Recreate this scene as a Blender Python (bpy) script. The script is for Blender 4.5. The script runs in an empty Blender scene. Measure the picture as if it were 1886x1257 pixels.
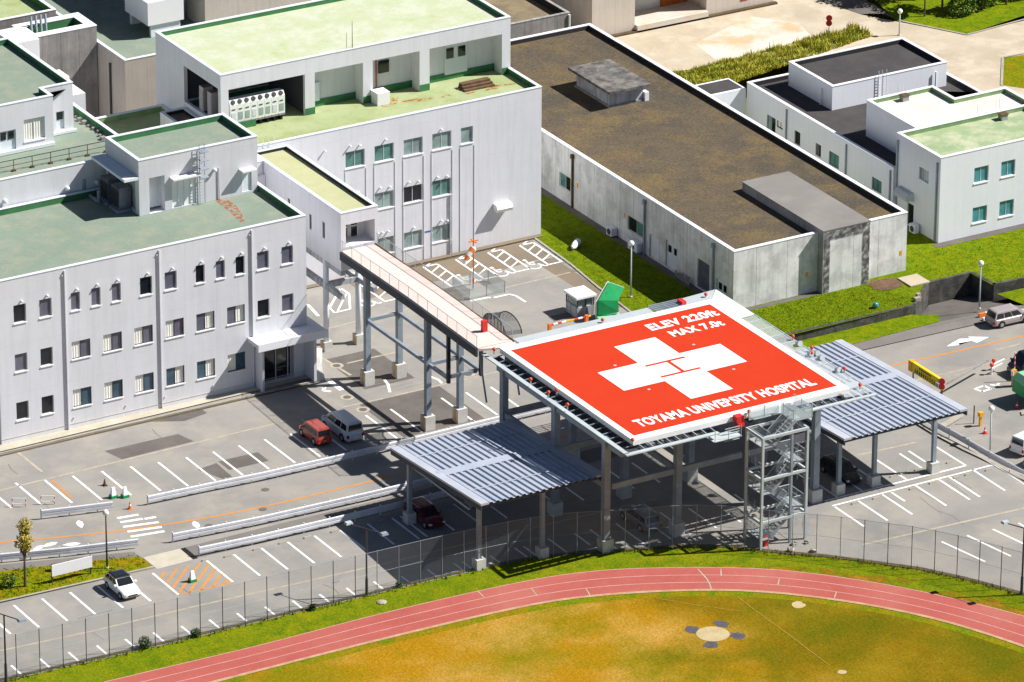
import bpy, bmesh, math, random
from mathutils import Matrix, Vector
random.seed(7)
sc = bpy.context.scene
R = math.radians
# ---------------------------------------------------------------- camera
cd = bpy.data.cameras.new("Camera"); cam = bpy.data.objects.new("Camera", cd)
sc.collection.objects.link(cam); sc.camera = cam
cd.sensor_width = 36.0; cd.lens = 208.41; cd.clip_start = 1.0; cd.clip_end = 4000.0
rx, dn, fw = (0.86330097, -0.50467413, 0.00393167), (-0.19945776, -0.34832996, -0.91590547), (0.46360331, 0.78991788, -0.40137477)
m = Matrix(((rx[0], -dn[0], -fw[0]), (rx[1], -dn[1], -fw[1]), (rx[2], -dn[2], -fw[2]))).to_4x4()
m.translation = (-240.583, -409.8925, 212.0); cam.matrix_world = m
# ---------------------------------------------------------------- sky and sun
SUNV = Vector((0.88, -0.37, 1.0)).normalized()
w = bpy.data.worlds.new("World"); sc.world = w; w.use_nodes = True
nt = w.node_tree; bg = nt.nodes['Background']; sky = nt.nodes.new('ShaderNodeTexSky')
sky.sky_type = 'NISHITA'; sky.sun_disc = False
sky.air_density = 0.6; sky.dust_density = 0.25; sky.ozone_density = 1.0
sky.sun_elevation = math.asin(SUNV.z); sky.sun_rotation = math.atan2(SUNV.x, SUNV.y)
nt.links.new(sky.outputs[0], bg.inputs[0]); bg.inputs[1].default_value = 0.05
sl = bpy.data.lights.new("Sun", 'SUN'); sl.energy = 5.0; sl.angle = R(0.5); sl.color = (1.0, 0.965, 0.91)
so = bpy.data.objects.new("Sun", sl); sc.collection.objects.link(so)
so.rotation_euler = SUNV.to_track_quat('Z', 'Y').to_euler(); so.location = (60, -60, 120)
sc.view_settings.view_transform = 'Standard'; sc.view_settings.look = 'None'
sc.view_settings.exposure = 0.62; sc.view_settings.gamma = 1.0
# ---------------------------------------------------------------- materials
def s2l(c):
    c /= 255.0
    return c/12.92 if c <= .04045 else ((c+.055)/1.055)**2.4
def S(r, g, b, f=.62): return tuple(min(.9, s2l(v)*f) for v in (r, g, b))
MATS = {}
def mat(name, c1, c2=None, scale=.5, c3=None, scale3=.15, fine=.10, fscale=9, rough=.85, metal=0, spec=.3, streak=0, joints=None,
        bump=0, alpha=None, lo=.4, hi=.6, rows=None, coat=0, jdark=.72, fw=.75):
    mt = bpy.data.materials.new(name); mt.use_nodes = True; MATS[name] = mt
    n = mt.node_tree.nodes; L = mt.node_tree.links; b = n['Principled BSDF']
    b.inputs['Roughness'].default_value = rough; b.inputs['Metallic'].default_value = metal
    b.inputs['Specular IOR Level'].default_value = spec
    if coat: b.inputs['Coat Weight'].default_value = coat
    tc = n.new('ShaderNodeTexCoord').outputs['Object']
    def noise(sc_, det=4, vec=None, ro=.6):
        q = n.new('ShaderNodeTexNoise'); q.inputs['Scale'].default_value = sc_; q.inputs['Detail'].default_value = det
        q.inputs['Roughness'].default_value = ro
        L.new(vec or tc, q.inputs['Vector']); return q.outputs['Fac']
    def ramp(f, a, z, ca, cz):
        q = n.new('ShaderNodeMapRange'); q.inputs[1].default_value = a; q.inputs[2].default_value = z
        q.inputs[3].default_value = ca; q.inputs[4].default_value = cz; L.new(f, q.inputs[0]); return q.outputs[0]
    def mix(f, a, c, mode='MIX'):
        q = n.new('ShaderNodeMix'); q.data_type = 'RGBA'; q.blend_type = mode
        if hasattr(f, 'links'): L.new(f, q.inputs[0])
        else: q.inputs[0].default_value = f
        for v, i in ((a, 6), (c, 7)):
            if hasattr(v, 'links'): L.new(v, q.inputs[i])
            else: q.inputs[i].default_value = (*v, 1)
        return q.outputs[2]
    def gray(f):
        q = n.new('ShaderNodeCombineColor')
        for i in range(3): L.new(f, q.inputs[i])
        return q.outputs[0]
    col = c1
    if c2: col = mix(ramp(noise(scale, 8, ro=.68), lo, hi, 0, 1), c1, c2)
    if c3: col = mix(ramp(noise(scale3, 7, ro=.66), .46, .62, 0, 1), col, c3)
    if streak:
        mp = n.new('ShaderNodeMapping'); mp.inputs['Scale'].default_value = (1.6, 1.6, .12); L.new(tc, mp.inputs[0])
        col = mix(1, col, gray(ramp(noise(1.6, 5, mp.outputs[0]), .42, .72, 1, 1-streak)), 'MULTIPLY')
    if fine: col = mix(1, col, gray(ramp(noise(fscale, 3, ro=fw), .3, .7, 1-fine, 1+fine)), 'MULTIPLY')
    if joints:                                   # construction joints every joints[1] m along axis joints[0]
        sx = n.new('ShaderNodeSeparateXYZ'); L.new(tc, sx.inputs[0])
        def mth(op, a, v):
            q = n.new('ShaderNodeMath'); q.operation = op; L.new(a, q.inputs[0]); q.inputs[1].default_value = v; return q.outputs[0]
        for ax, per, wd in joints:
            f = mth('LESS_THAN', mth('MODULO', mth('ADD', sx.outputs['XYZ'.index(ax)], 900*per), per), wd)
            col = mix(f, col, mix(1, col, (jdark, jdark, jdark), 'MULTIPLY'))
    if hasattr(col, 'links'): L.new(col, b.inputs['Base Color'])
    else: b.inputs['Base Color'].default_value = (*col, 1)
    if bump:
        bp = n.new('ShaderNodeBump'); bp.inputs['Strength'].default_value = bump; bp.inputs['Distance'].default_value = .15
        L.new(noise(fscale*.6, 4), bp.inputs['Height']); L.new(bp.outputs[0], b.inputs['Normal'])
    if alpha is not None: b.inputs['Alpha'].default_value = alpha
    return mt
WALLC = (.705, .71, .75)
mat('wall_grey', WALLC, (.67, .675, .71), .25, fine=.035, streak=.08, joints=[('X', 3.0, .03), ('Y', 3.0, .03), ('Z', 4.52, .03)], jdark=.9)
mat('wall_white', (.77, .79, .84), (.74, .765, .81), .3, fine=.03, streak=.03, joints=[('X', .9, .03), ('Y', .9, .03)], jdark=.9)
mat('wall_old', (.55, .57, .60), (.36, .38, .40), .5, fine=.1, streak=.45, joints=[('Y', 3.0, .06)], jdark=.6)
mat('concrete_wall', (.78, .78, .775), (.68, .68, .675), .4, c3=(.56, .56, .55), scale3=.55, fine=.08, streak=.2, joints=[('X', 3.3, .05), ('Y', 2.35, .05)], jdark=.55)
mat('concrete_grey', (.30, .29, .28), (.42, .41, .39), .8, fine=.12, streak=.45)  # mid-grey mottled concrete with vertical streaks
mat('concrete_tan', (.58, .52, .46), (.54, .48, .42), .4, fine=.05, streak=.1, joints=[('X', 4.0, .05), ('Y', 4.0, .05)], jdark=.8)
mat('concrete_dark', (.24, .225, .215), (.33, .31, .29), .3, fine=.12, streak=.25, joints=[('X', 1.9, .05), ('Y', 3.4, .06)], jdark=.6)
mat('concrete', (.50, .49, .46), (.58, .57, .54), .8, fine=.08)
mat('coping', (.70, .75, .80), fine=.02, rough=.5)
mat('coping_white', (.84, .85, .88), fine=.02, rough=.5)
mat('roof_green', S(158, 176, 158), S(150, 166, 150), .22, c3=S(170, 178, 158), scale3=.5, fine=.14, fscale=7, lo=.3, hi=.72, fw=.9)
mat('roof_lime', S(208, 220, 160), S(234, 240, 214), .3, c3=S(222, 230, 190), scale3=.7, fine=.08, fscale=5, lo=.32, hi=.55, fw=.9)
mat('roof_lime_low', S(190, 205, 150), S(200, 212, 162), .3, c3=S(182, 192, 130), scale3=.35, fine=.10, fscale=6, fw=.9)
mat('roof_yellow', S(222, 222, 176), S(214, 216, 166), .5, fine=.06)
mat('roof_mint', S(186, 206, 156), S(172, 196, 150), .3, c3=S(222, 226, 190), scale3=.45, fine=.06)
mat('roof_white', S(255, 253, 244), S(252, 247, 230), .4, fine=.03)
mat('roof_brown', S(116, 102, 82), S(98, 90, 78), .13, c3=S(130, 112, 80), scale3=.22, fine=.5, fscale=4.2, rough=1, fw=1.0, bump=.4)
mat('roof_charcoal', S(82, 80, 82), S(95, 90, 90), .35, fine=.25, fscale=6, rough=1)
mat('roof_tan', S(170, 152, 120), S(140, 126, 104), .4, fine=.2, fscale=5)
mat('upstand_green', S(70, 140, 90), S(90, 155, 100), .6, fine=.08)
mat('upstand_mint', S(165, 196, 140), S(140, 175, 125), .6, fine=.08)
mat('upstand_dark', S(60, 58, 62), fine=.1)
mat('rust', S(220, 120, 50), S(196, 90, 40), 2.0, fine=.2)
mat('asphalt', S(178, 174, 168), S(165, 162, 158), .12, c3=S(187, 181, 171), scale3=.22, fine=.12, fscale=9, rough=.95)
mat('asphalt_dark', S(132, 126, 120), S(116, 110, 106), .3, fine=.12, rough=.95)
mat('asphalt_road', S(178, 173, 167), S(164, 160, 155), .1, c3=S(186, 180, 170), scale3=.22, fine=.08, fscale=8, rough=.95)
mat('asphalt_path', S(152, 146, 140), S(138, 133, 128), .2, fine=.12, rough=.95)
mat('asphalt_brown', S(160, 142, 120), S(148, 136, 120), .2, fine=.12, rough=.95)
mat('concrete_road', S(228, 212, 186), S(214, 198, 172), .12, c3=S(236, 222, 198), scale3=.3, fine=.06, fscale=7)
mat('concrete_pale', S(246, 236, 222), S(250, 246, 238), .5, c3=S(240, 206, 165), scale3=.25, fine=.05)
mat('concrete_strip', S(232, 224, 204), S(218, 208, 186), .5, fine=.07)
mat('kerb', S(205, 198, 182), S(190, 182, 166), .7, fine=.08)
mat('moss_dirt', S(120, 100, 70), S(96, 84, 62), 1.2, fine=.3)
mat('paint_white', (.82, .82, .82), (.72, .71, .69), 1.3, fine=.05, lo=.5, hi=.8)
mat('paint_worn', S(222, 210, 184), S(196, 186, 166), 1.5, fine=.12)
mat('paint_orange', S(245, 168, 82), S(226, 160, 96), 1.2, fine=.08)
mat('lawn', S(126, 150, 4), S(144, 154, 6), .35, c3=S(104, 134, 2), scale3=1.1, fine=.5, fscale=5, rough=1, bump=.6, spec=.1, fw=.95)
mat('lawn_dry', S(140, 150, 6), S(172, 136, 16), .16, c3=S(116, 140, 4), scale3=.7, fine=.42, fscale=5, rough=1, bump=.6, spec=.1, fw=.95)
mat('lawn_bank', S(118, 142, 3), S(132, 144, 5), .5, c3=S(96, 124, 2), scale3=1.2, fine=.5, fscale=5, rough=1, bump=.6, spec=.1, fw=.95)
mat('infield', S(190, 142, 18), S(212, 168, 78), .13, c3=S(150, 136, 6), scale3=.06, fine=.36, fscale=4.5, rough=1, bump=.5, spec=.1, lo=.42, hi=.66, fw=.95)
def zone_mix(name, other, axis, a, z):          # the turf changes slowly from one end of the field to the other
    mt = MATS[name]; n = mt.node_tree.nodes; L = mt.node_tree.links; b = n['Principled BSDF']; src = b.inputs['Base Color'].links[0].from_socket
    tc = n.new('ShaderNodeTexCoord'); sx = n.new('ShaderNodeSeparateXYZ'); L.new(tc.outputs['Object'], sx.inputs[0]); ns = n.new('ShaderNodeTexNoise'); ns.inputs['Scale'].default_value = .12; ns.inputs['Detail'].default_value = 5; L.new(tc.outputs['Object'], ns.inputs['Vector'])
    ma = n.new('ShaderNodeMath'); ma.operation = 'MULTIPLY_ADD'; L.new(ns.outputs['Fac'], ma.inputs[0]); ma.inputs[1].default_value = 26; L.new(sx.outputs['XYZ'.index(axis)], ma.inputs[2])
    mr = n.new('ShaderNodeMapRange'); mr.inputs[1].default_value = a+13; mr.inputs[2].default_value = z+13; L.new(ma.outputs[0], mr.inputs[0])
    mx = n.new('ShaderNodeMix'); mx.data_type = 'RGBA'; mx.blend_type = 'MULTIPLY'; L.new(mr.outputs[0], mx.inputs[0]); L.new(src, mx.inputs[6]); mx.inputs[7].default_value = (*other, 1); L.new(mx.outputs[2], b.inputs['Base Color'])
zone_mix('infield', (.56, .66, .12), 'X', -17, -9)
mat('track', S(206, 108, 98), S(196, 98, 88), .3, c3=S(210, 120, 108), scale3=.15, fine=.14, fscale=8, rough=.95)
mat('track_line', S(236, 186, 178), S(226, 165, 155), 1.0, fine=.12)
mat('track_kerb', S(226, 190, 150), S(205, 160, 120), .8, fine=.15)
mat('pad_red', S(255, 76, 36, .52), S(252, 72, 34, .52), .3, fine=.03, rough=.8, spec=.15, joints=[('X', 2.1, .025), ('Y', 2.1, .025)], jdark=.9)
mat('pad_white', (.86, .86, .86), (.78, .78, .77), .8, fine=.03, lo=.5, hi=.8)
mat('steel', S(178, 190, 202, .66), S(160, 172, 186, .66), .8, fine=.07, rough=.5, metal=.1)
mat('steel_dark', S(84, 90, 98, .6), S(70, 76, 84, .6), .7, fine=.1, rough=.6, metal=.1)
mat('steel_light', S(216, 226, 228, .7), S(200, 212, 216, .7), .6, fine=.04, rough=.5)
mat('galvanised', S(214, 218, 230, .68), S(202, 208, 222, .68), .5, fine=.05, rough=.5)
mat('sheet_roof', S(204, 212, 228, .66), S(192, 202, 221, .66), .3, fine=.05, rough=.5)
mat('net_sheet', S(214, 224, 228), S(204, 214, 220), .5, fine=.03)
mat('ramp_pink', S(250, 228, 220, .74), S(246, 222, 213, .74), .35, fine=.03)
mat('rail_white', (.70, .71, .75), (.60, .61, .66), 1.0, fine=.04, rough=.45)
mat('glass_dark', (.012, .015, .02), fine=0, rough=.08, spec=.6)
mat('glass_grey', S(112, 112, 126, .9), S(98, 98, 112, .9), .8, fine=.04, rough=.15, spec=.5)
mat('glass_blue', S(70, 96, 112, 1), S(56, 80, 96, 1), .8, fine=.05, rough=.12, spec=.5)
mat('glass_teal', S(96, 140, 132, 1), S(78, 112, 110, 1), .9, fine=.08, rough=.12, spec=.5)
mat('glass_cyan', S(78, 150, 158, 1), S(64, 128, 140, 1), .9, fine=.05, rough=.12, spec=.5)
mat('glass_pale', S(150, 168, 164, 1), S(120, 140, 138, 1), .9, fine=.05, rough=.15, spec=.5)
mat('curtain', (.80, .78, .72), fine=.05, rough=.9)
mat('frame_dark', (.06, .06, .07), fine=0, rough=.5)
mat('frame_light', (.62, .62, .66), fine=0, rough=.5)
mat('sill', (.82, .81, .78), fine=.03)
mat('white_metal', (.82, .82, .83), fine=.02, rough=.4)
mat('black', (.012, .012, .014), fine=0, rough=.6)
mat('tyre', (.018, .018, .02), fine=.1, rough=.8)
mat('hub', (.45, .46, .48), fine=0, rough=.3, metal=.6)
mat('lamp_red', (.75, .08, .03), fine=0, rough=.3)
mat('red', (.62, .03, .025), fine=.03, rough=.5)
mat('orange', (.80, .20, .03), fine=.03, rough=.5)
mat('orange_yellow', (.80, .36, .02), fine=.03, rough=.5)
mat('yellow', (.75, .56, .02), fine=.05, rough=.5)
mat('green', (.01, .34, .10), (.015, .28, .09), .8, fine=.05, rough=.4)
mat('green_light', (.22, .60, .32), fine=.03, rough=.4)
mat('dark_green', (.02, .16, .06), fine=.05, rough=.4)
mat('blue_sign', (.05, .12, .45), fine=0)
mat('car_red', S(200, 84, 74, .7), fine=0, rough=.28, spec=.5, coat=.6)
mat('car_silver', S(214, 224, 232, .85), fine=0, rough=.28, metal=0, coat=.6)
mat('car_white', (.80, .82, .80), fine=0, rough=.25, coat=.6)
mat('car_wine', (.12, .01, .02), fine=0, rough=.25, coat=.6)
mat('car_grey', (.20, .22, .25), fine=0, rough=.3, metal=.3, coat=.6)
mat('car_black', (.012, .013, .018), fine=0, rough=.2, coat=.8)
mat('car_champagne', S(206, 194, 194, .7), fine=0, rough=.3, metal=.25, coat=.6)
mat('tail_red', (.4, .01, .01), fine=0, rough=.2)
mat('plate_yellow', (.75, .42, .02), fine=0); mat('plate_white', (.8, .8, .8), fine=0)
mat('bark', (.12, .09, .06), (.08, .06, .045), 3, fine=.2)
mat('leaf_yellow', (.46, .34, .04), (.30, .27, .03), .9, fine=.3, fscale=3)
mat('leaf_dark', (.035, .07, .014), (.06, .11, .02), .8, fine=.4, fscale=3)
mat('leaf_green', (.10, .17, .02), (.15, .22, .025), .8, fine=.4, fscale=3)
mat('reed', (.46, .42, .05), (.30, .33, .03), .6, fine=.4, fscale=2)
mat('soil', (.16, .09, .05), (.10, .06, .035), 1.5, fine=.3)
mat('retaining', (.05, .048, .043), (.105, .10, .09), 1.2, fine=.35, streak=.3)
mat('dirt_pale', S(226, 206, 160), S(214, 190, 140), .9, fine=.1)
mat('worn_turf', S(182, 148, 46), S(166, 138, 34), 1.5, fine=.3)
mat('stone_grey', S(110, 108, 116), S(92, 90, 98), 1.5, fine=.2)
mat('bay_slab', S(160, 155, 150), S(150, 146, 142), .5, c3=S(168, 163, 158), scale3=.25, fine=.1)
mat('slab_stain', S(120, 116, 112), S(158, 152, 146), .9, c3=S(92, 90, 92), scale3=1.3, fine=.2)
def mesh_mat(name, c, per, duty):       # woven wire seen through: a grid of wires, open between them
    mt = bpy.data.materials.new(name); mt.use_nodes = True; MATS[name] = mt
    n = mt.node_tree.nodes; L = mt.node_tree.links; b = n['Principled BSDF']
    b.inputs['Base Color'].default_value = (*c, 1); b.inputs['Roughness'].default_value = .6
    tc = n.new('ShaderNodeTexCoord').outputs['Object']; sx = n.new('ShaderNodeSeparateXYZ'); L.new(tc, sx.inputs[0])
    def mth(op, a, v):
        q = n.new('ShaderNodeMath'); q.operation = op; L.new(a, q.inputs[0])
        if hasattr(v, 'links'): L.new(v, q.inputs[1])
        else: q.inputs[1].default_value = v
        return q.outputs[0]
    h = mth('ADD', sx.outputs[0], mth('MULTIPLY', sx.outputs[1], -1.0))
    fs = []
    for sg in (1, -1):
        s_ = mth('ADD', h, mth('MULTIPLY', mth('ADD', sx.outputs[2], sx.outputs[1]) if name == 'safety_net' else sx.outputs[2], sg))
        fs.append(mth('LESS_THAN', mth('FRACT', mth('MULTIPLY', mth('ADD', s_, 500.0), 1/per), 0.0), duty))
    L.new(mth('MAXIMUM', fs[0], fs[1]), b.inputs['Alpha'])
mesh_mat('chain_link', (.28, .29, .30), .06, .07)
mesh_mat('dark_mesh', (.03, .035, .04), .08, .36)
mesh_mat('guard_mesh', (.28, .31, .33), .06, .15)
mesh_mat('safety_net', (.46, .50, .50), .08, .34)
def blotch_alpha(name, lo, hi, sc_):              # a stain that breaks up at its edge
    n = MATS[name].node_tree.nodes; L = MATS[name].node_tree.links; ns = n.new('ShaderNodeTexNoise'); ns.inputs['Scale'].default_value = sc_; ns.inputs['Detail'].default_value = 5
    L.new(n.new('ShaderNodeTexCoord').outputs['Object'], ns.inputs['Vector']); mr = n.new('ShaderNodeMapRange'); mr.inputs[1].default_value = lo; mr.inputs[2].default_value = hi; L.new(ns.outputs['Fac'], mr.inputs[0]); L.new(mr.outputs[0], n['Principled BSDF'].inputs['Alpha'])
mat('rust_wash', S(226, 120, 44), S(214, 92, 36), 1.5, fine=.15); blotch_alpha('rust_wash', .42, .74, 2.4)
mat('damp', S(96, 92, 90), S(120, 116, 112), .9, fine=.2); blotch_alpha('damp', .30, .85, 2.6)
mat('verge_turf', S(128, 144, 6), S(146, 150, 10), .22, c3=S(108, 132, 4), scale3=.7, fine=.45, fscale=5, rough=1, bump=.6, spec=.1, fw=.95)
mat('dry_patch', S(186, 140, 36), S(170, 128, 24), .5, fine=.35, fscale=5, rough=1, bump=.5, spec=.1, fw=.95); blotch_alpha('dry_patch', .42, .60, .35)
def glass_mat(name, c, a):
    mt = mat(name, c, fine=0, rough=.1, spec=.5); mt.node_tree.nodes['Principled BSDF'].inputs['Alpha'].default_value = a
glass_mat('clear_panel', (.55, .65, .66), .35)
# ---------------------------------------------------------------- mesh helpers
ORG = {}
EACH = {'bay_wall', 'canopy_pier', 'edge_flashing', 'edge_walkway', 'edge_gutter', 'edge_bracket', 'waterproof_kick', 'edge_panel', 'fire_box', 'floodlight', 'small_window', 'door_light', 'wall_light', 'door_glass', 'column_base', 'drain_pipe', 'handle', 'top_post', 'leg', 'duct', 'deck_light', 'hanger', 'floor_beam', 'frame_beam', 'girder', 'roof_footing', 'corner_post', 'pilaster_line', 'cross_beam', 'stair_enclosure'}
COL = sc.collection
class MB:
    def __init__(s): s.v = []; s.f = []
    def face(s, pts):
        i = len(s.v); s.v += [tuple(p) for p in pts]; s.f.append(tuple(range(i, i+len(pts)))); return s
    def hull8(s, p):
        i = len(s.v); s.v += [tuple(q) for q in p]
        s.f += [tuple(i+k for k in q) for q in ((0, 3, 2, 1), (4, 5, 6, 7), (0, 1, 5, 4), (1, 2, 6, 5), (2, 3, 7, 6), (3, 0, 4, 7))]; return s
    def box(s, x0, x1, y0, y1, z0, z1):
        if x0 > x1: x0, x1 = x1, x0
        if y0 > y1: y0, y1 = y1, y0
        return s.hull8([(x0, y0, z0), (x1, y0, z0), (x1, y1, z0), (x0, y1, z0), (x0, y0, z1), (x1, y0, z1), (x1, y1, z1), (x0, y1, z1)])
    def beam(s, p, q, w, h=None):        # bar of rectangular section from p to q
        h = h or w; p = Vector(p); q = Vector(q); d = (q-p).normalized()
        up = Vector((0, 0, 1)) if abs(d.z) < .95 else Vector((0, 1, 0))
        a = d.cross(up).normalized()*(w/2); b = a.cross(d).normalized()*(h/2)
        return s.hull8([p-a-b, p+a-b, p+a+b, p-a+b, q-a-b, q+a-b, q+a+b, q-a+b])
    def tube(s, p, q, r, r2=None, n=8, cap=True):
        r2 = r if r2 is None else r2; p = Vector(p); q = Vector(q); d = (q-p).normalized()
        up = Vector((0, 0, 1)) if abs(d.z) < .95 else Vector((1, 0, 0))
        a = d.cross(up).normalized(); b = d.cross(a); i = len(s.v)
        for c, rr in ((p, r), (q, r2)):
            for k in range(n):
                t = 2*math.pi*k/n; s.v.append(tuple(c+(a*math.cos(t)+b*math.sin(t))*rr))
        for k in range(n): s.f.append((i+k, i+(k+1) % n, i+n+(k+1) % n, i+n+k))
        if cap: s.f.append(tuple(i+k for k in range(n))[::-1]); s.f.append(tuple(i+n+k for k in range(n)))
        return s
    def ball(s, c, r, n=8, sz=1.0):
        i = len(s.v); rings = n//2+1
        for a in range(1, rings):
            t = math.pi*a/rings
            for k in range(n):
                u = 2*math.pi*k/n; s.v.append((c[0]+r*math.sin(t)*math.cos(u), c[1]+r*math.sin(t)*math.sin(u), c[2]+r*sz*math.cos(t)))
        tp = len(s.v); s.v += [(c[0], c[1], c[2]+r*sz), (c[0], c[1], c[2]-r*sz)]
        for a in range(rings-2):
            for k in range(n): s.f.append((i+a*n+k, i+(a+1)*n+k, i+(a+1)*n+(k+1) % n, i+a*n+(k+1) % n))
        for k in range(n):
            s.f.append((tp, i+k, i+(k+1) % n)); s.f.append((tp+1, i+(rings-2)*n+(k+1) % n, i+(rings-2)*n+k))
        return s
    def loft(s, rings, cap=True, closed=True):
        i = len(s.v); n = len(rings[0])
        for r_ in rings: s.v += [tuple(p) for p in r_]
        for a in range(len(rings)-1):
            for k in range(n if closed else n-1):
                s.f.append((i+a*n+k, i+a*n+(k+1) % n, i+(a+1)*n+(k+1) % n, i+(a+1)*n+k))
        if cap: s.f.append(tuple(i+k for k in range(n))[::-1]); s.f.append(tuple(i+(len(rings)-1)*n+k for k in range(n)))
        return s
    def islands(s):
        par = list(range(len(s.v)))
        def fd(i):
            while par[i] != i: par[i] = par[par[i]]; i = par[i]
            return i
        for f in s.f:
            for k in f[1:]: par[fd(k)] = fd(f[0])
        out = {}
        for f in s.f: out.setdefault(fd(f[0]), []).append(f)
        res = []
        for fs in out.values():
            m_ = MB(); ix = {}
            for f in fs:
                for k in f:
                    if k not in ix: ix[k] = len(m_.v); m_.v.append(s.v[k])
                m_.f.append(tuple(ix[k] for k in f))
            res.append(m_)
        return res
    def build(s, name, mt, parent=None, smooth=False, local=False):
        if name in EACH and parent is not None:
            q = s.islands()
            if len(q) > 1: return [m_.build(name, mt, parent, smooth, local) for m_ in q][0]
        me = bpy.data.meshes.new(name); o = ORG.get(parent, Vector((0, 0, 0))) if not local else Vector((0, 0, 0))
        me.from_pydata([(v[0]-o.x, v[1]-o.y, v[2]-o.z) for v in s.v], [], s.f); me.update()
        bm = bmesh.new(); bm.from_mesh(me)
        if len(bm.faces) < 60000: bmesh.ops.recalc_face_normals(bm, faces=bm.faces)
        bm.to_mesh(me); bm.free()
        if smooth:
            for p in me.polygons: p.use_smooth = True
        me.materials.append(MATS[mt])
        ob = bpy.data.objects.new(name, me); COL.objects.link(ob)
        if parent is not None: ob.parent = parent; ORG[ob] = o
        return ob
def tag(o, label, cat, group=None):
    o['label'] = label; o['category'] = cat
    if group: o['group'] = group
    return o
def thing(name, label, cat, loc=(0, 0, 0), rz=0, group=None):
    o = bpy.data.objects.new(name, None); COL.objects.link(o); o.empty_display_size = .2
    o.location = loc; o.rotation_euler = (0, 0, rz); ORG[o] = Vector(loc)
    return tag(o, label, cat, group)
def struct(name, mb, mt, parent=None):
    o = mb.build(name, mt, parent)
    if parent is None: o['kind'] = 'structure'
    return o
class Fr:                                   # a wall plane: a along the wall, d into the wall, z up
    def __init__(s, p, u, n): s.p, s.u, s.n = p, u, n
    def pt(s, a, d, z): return (s.p[0]+s.u[0]*a-s.n[0]*d, s.p[1]+s.u[1]*a-s.n[1]*d, z)
    def box(s, mb, a0, a1, d0, d1, z0, z1):
        return mb.hull8([s.pt(*q) for q in ((a0, d0, z0), (a1, d0, z0), (a1, d1, z0), (a0, d1, z0), (a0, d0, z1), (a1, d0, z1), (a1, d1, z1), (a0, d1, z1))])
    def quad(s, mb, a0, a1, z0, z1, d): return mb.face([s.pt(a0, d, z0), s.pt(a1, d, z0), s.pt(a1, d, z1), s.pt(a0, d, z1)])
def FY(y): return Fr((0, y), (1, 0), (0, -1))
def FX(x): return Fr((x, 0), (0, 1), (-1, 0))
def holed(mb, fr, a0, a1, z0, z1, holes, rev=.2):
    A = sorted({a0, a1, *[h[0] for h in holes], *[h[1] for h in holes]}); Z = sorted({z0, z1, *[h[2] for h in holes], *[h[3] for h in holes]})
    for i in range(len(A)-1):
        for j in range(len(Z)-1):
            ca, cz = (A[i]+A[i+1])/2, (Z[j]+Z[j+1])/2
            if not any(h[0] < ca < h[1] and h[2] < cz < h[3] for h in holes): fr.quad(mb, A[i], A[i+1], Z[j], Z[j+1], 0)
    for h in holes:
        r_ = h[4] if len(h) > 4 else rev; b0, b1, y0, y1 = h[:4]
        for q in (((b0, 0, y0), (b1, 0, y0), (b1, r_, y0), (b0, r_, y0)), ((b0, 0, y1), (b1, 0, y1), (b1, r_, y1), (b0, r_, y1)),
                  ((b0, 0, y0), (b0, 0, y1), (b0, r_, y1), (b0, r_, y0)), ((b1, 0, y0), (b1, 0, y1), (b1, r_, y1), (b1, r_, y0))):
            mb.face([fr.pt(*p) for p in q])
def block(par, x0, x1, y0, y1, z0, zt, zr, wm, rm, um='upstand_green', cm='coping', front=(), left=(), t=.3, base=True):
    mb = MB(); zw = zt-.07
    holed(mb, FY(y0), x0, x1, z0, zw, list(front)); holed(mb, FX(x0), y0, y1, z0, zw, list(left))
    mb.face([(x1, y0, z0), (x1, y1, z0), (x1, y1, zw), (x1, y0, zw)]); mb.face([(x0, y1, z0), (x1, y1, z0), (x1, y1, zw), (x0, y1, zw)])
    wl = mb.build('wall', wm, par)
    def ring(o, i, za, zb, mt, nm):
        m_ = MB(); P0 = [(x0-o, y0-o), (x1+o, y0-o), (x1+o, y1+o), (x0-o, y1+o)]; P1 = [(x0+i, y0+i), (x1-i, y0+i), (x1-i, y1-i), (x0+i, y1-i)]
        for k in range(4):
            a, b, c, d = P0[k], P0[(k+1) % 4], P1[(k+1) % 4], P1[k]
            m_.face([(*a, zb), (*b, zb), (*c, zb), (*d, zb)]); m_.face([(*a, za), (*b, za), (*b, zb), (*a, zb)]); m_.face([(*d, za), (*c, za), (*c, zb), (*d, zb)])
        return m_.build(nm, mt, par)
    ring(.035, t, zw, zt, cm, 'coping')
    m_ = MB(); i = t-.03; Q = [(x0+i, y0+i), (x1-i, y0+i), (x1-i, y1-i), (x0+i, y1-i)]
    for k in range(4): m_.face([(*Q[k], zr), (*Q[(k+1) % 4], zr), (*Q[(k+1) % 4], zw+.01), (*Q[k], zw+.01)])
    if zt-zr > .1: m_.build('parapet', um, par)
    rf = MB().face([(*q, zr) for q in Q]).build('roof', rm, par)
    return wl, rf
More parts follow.
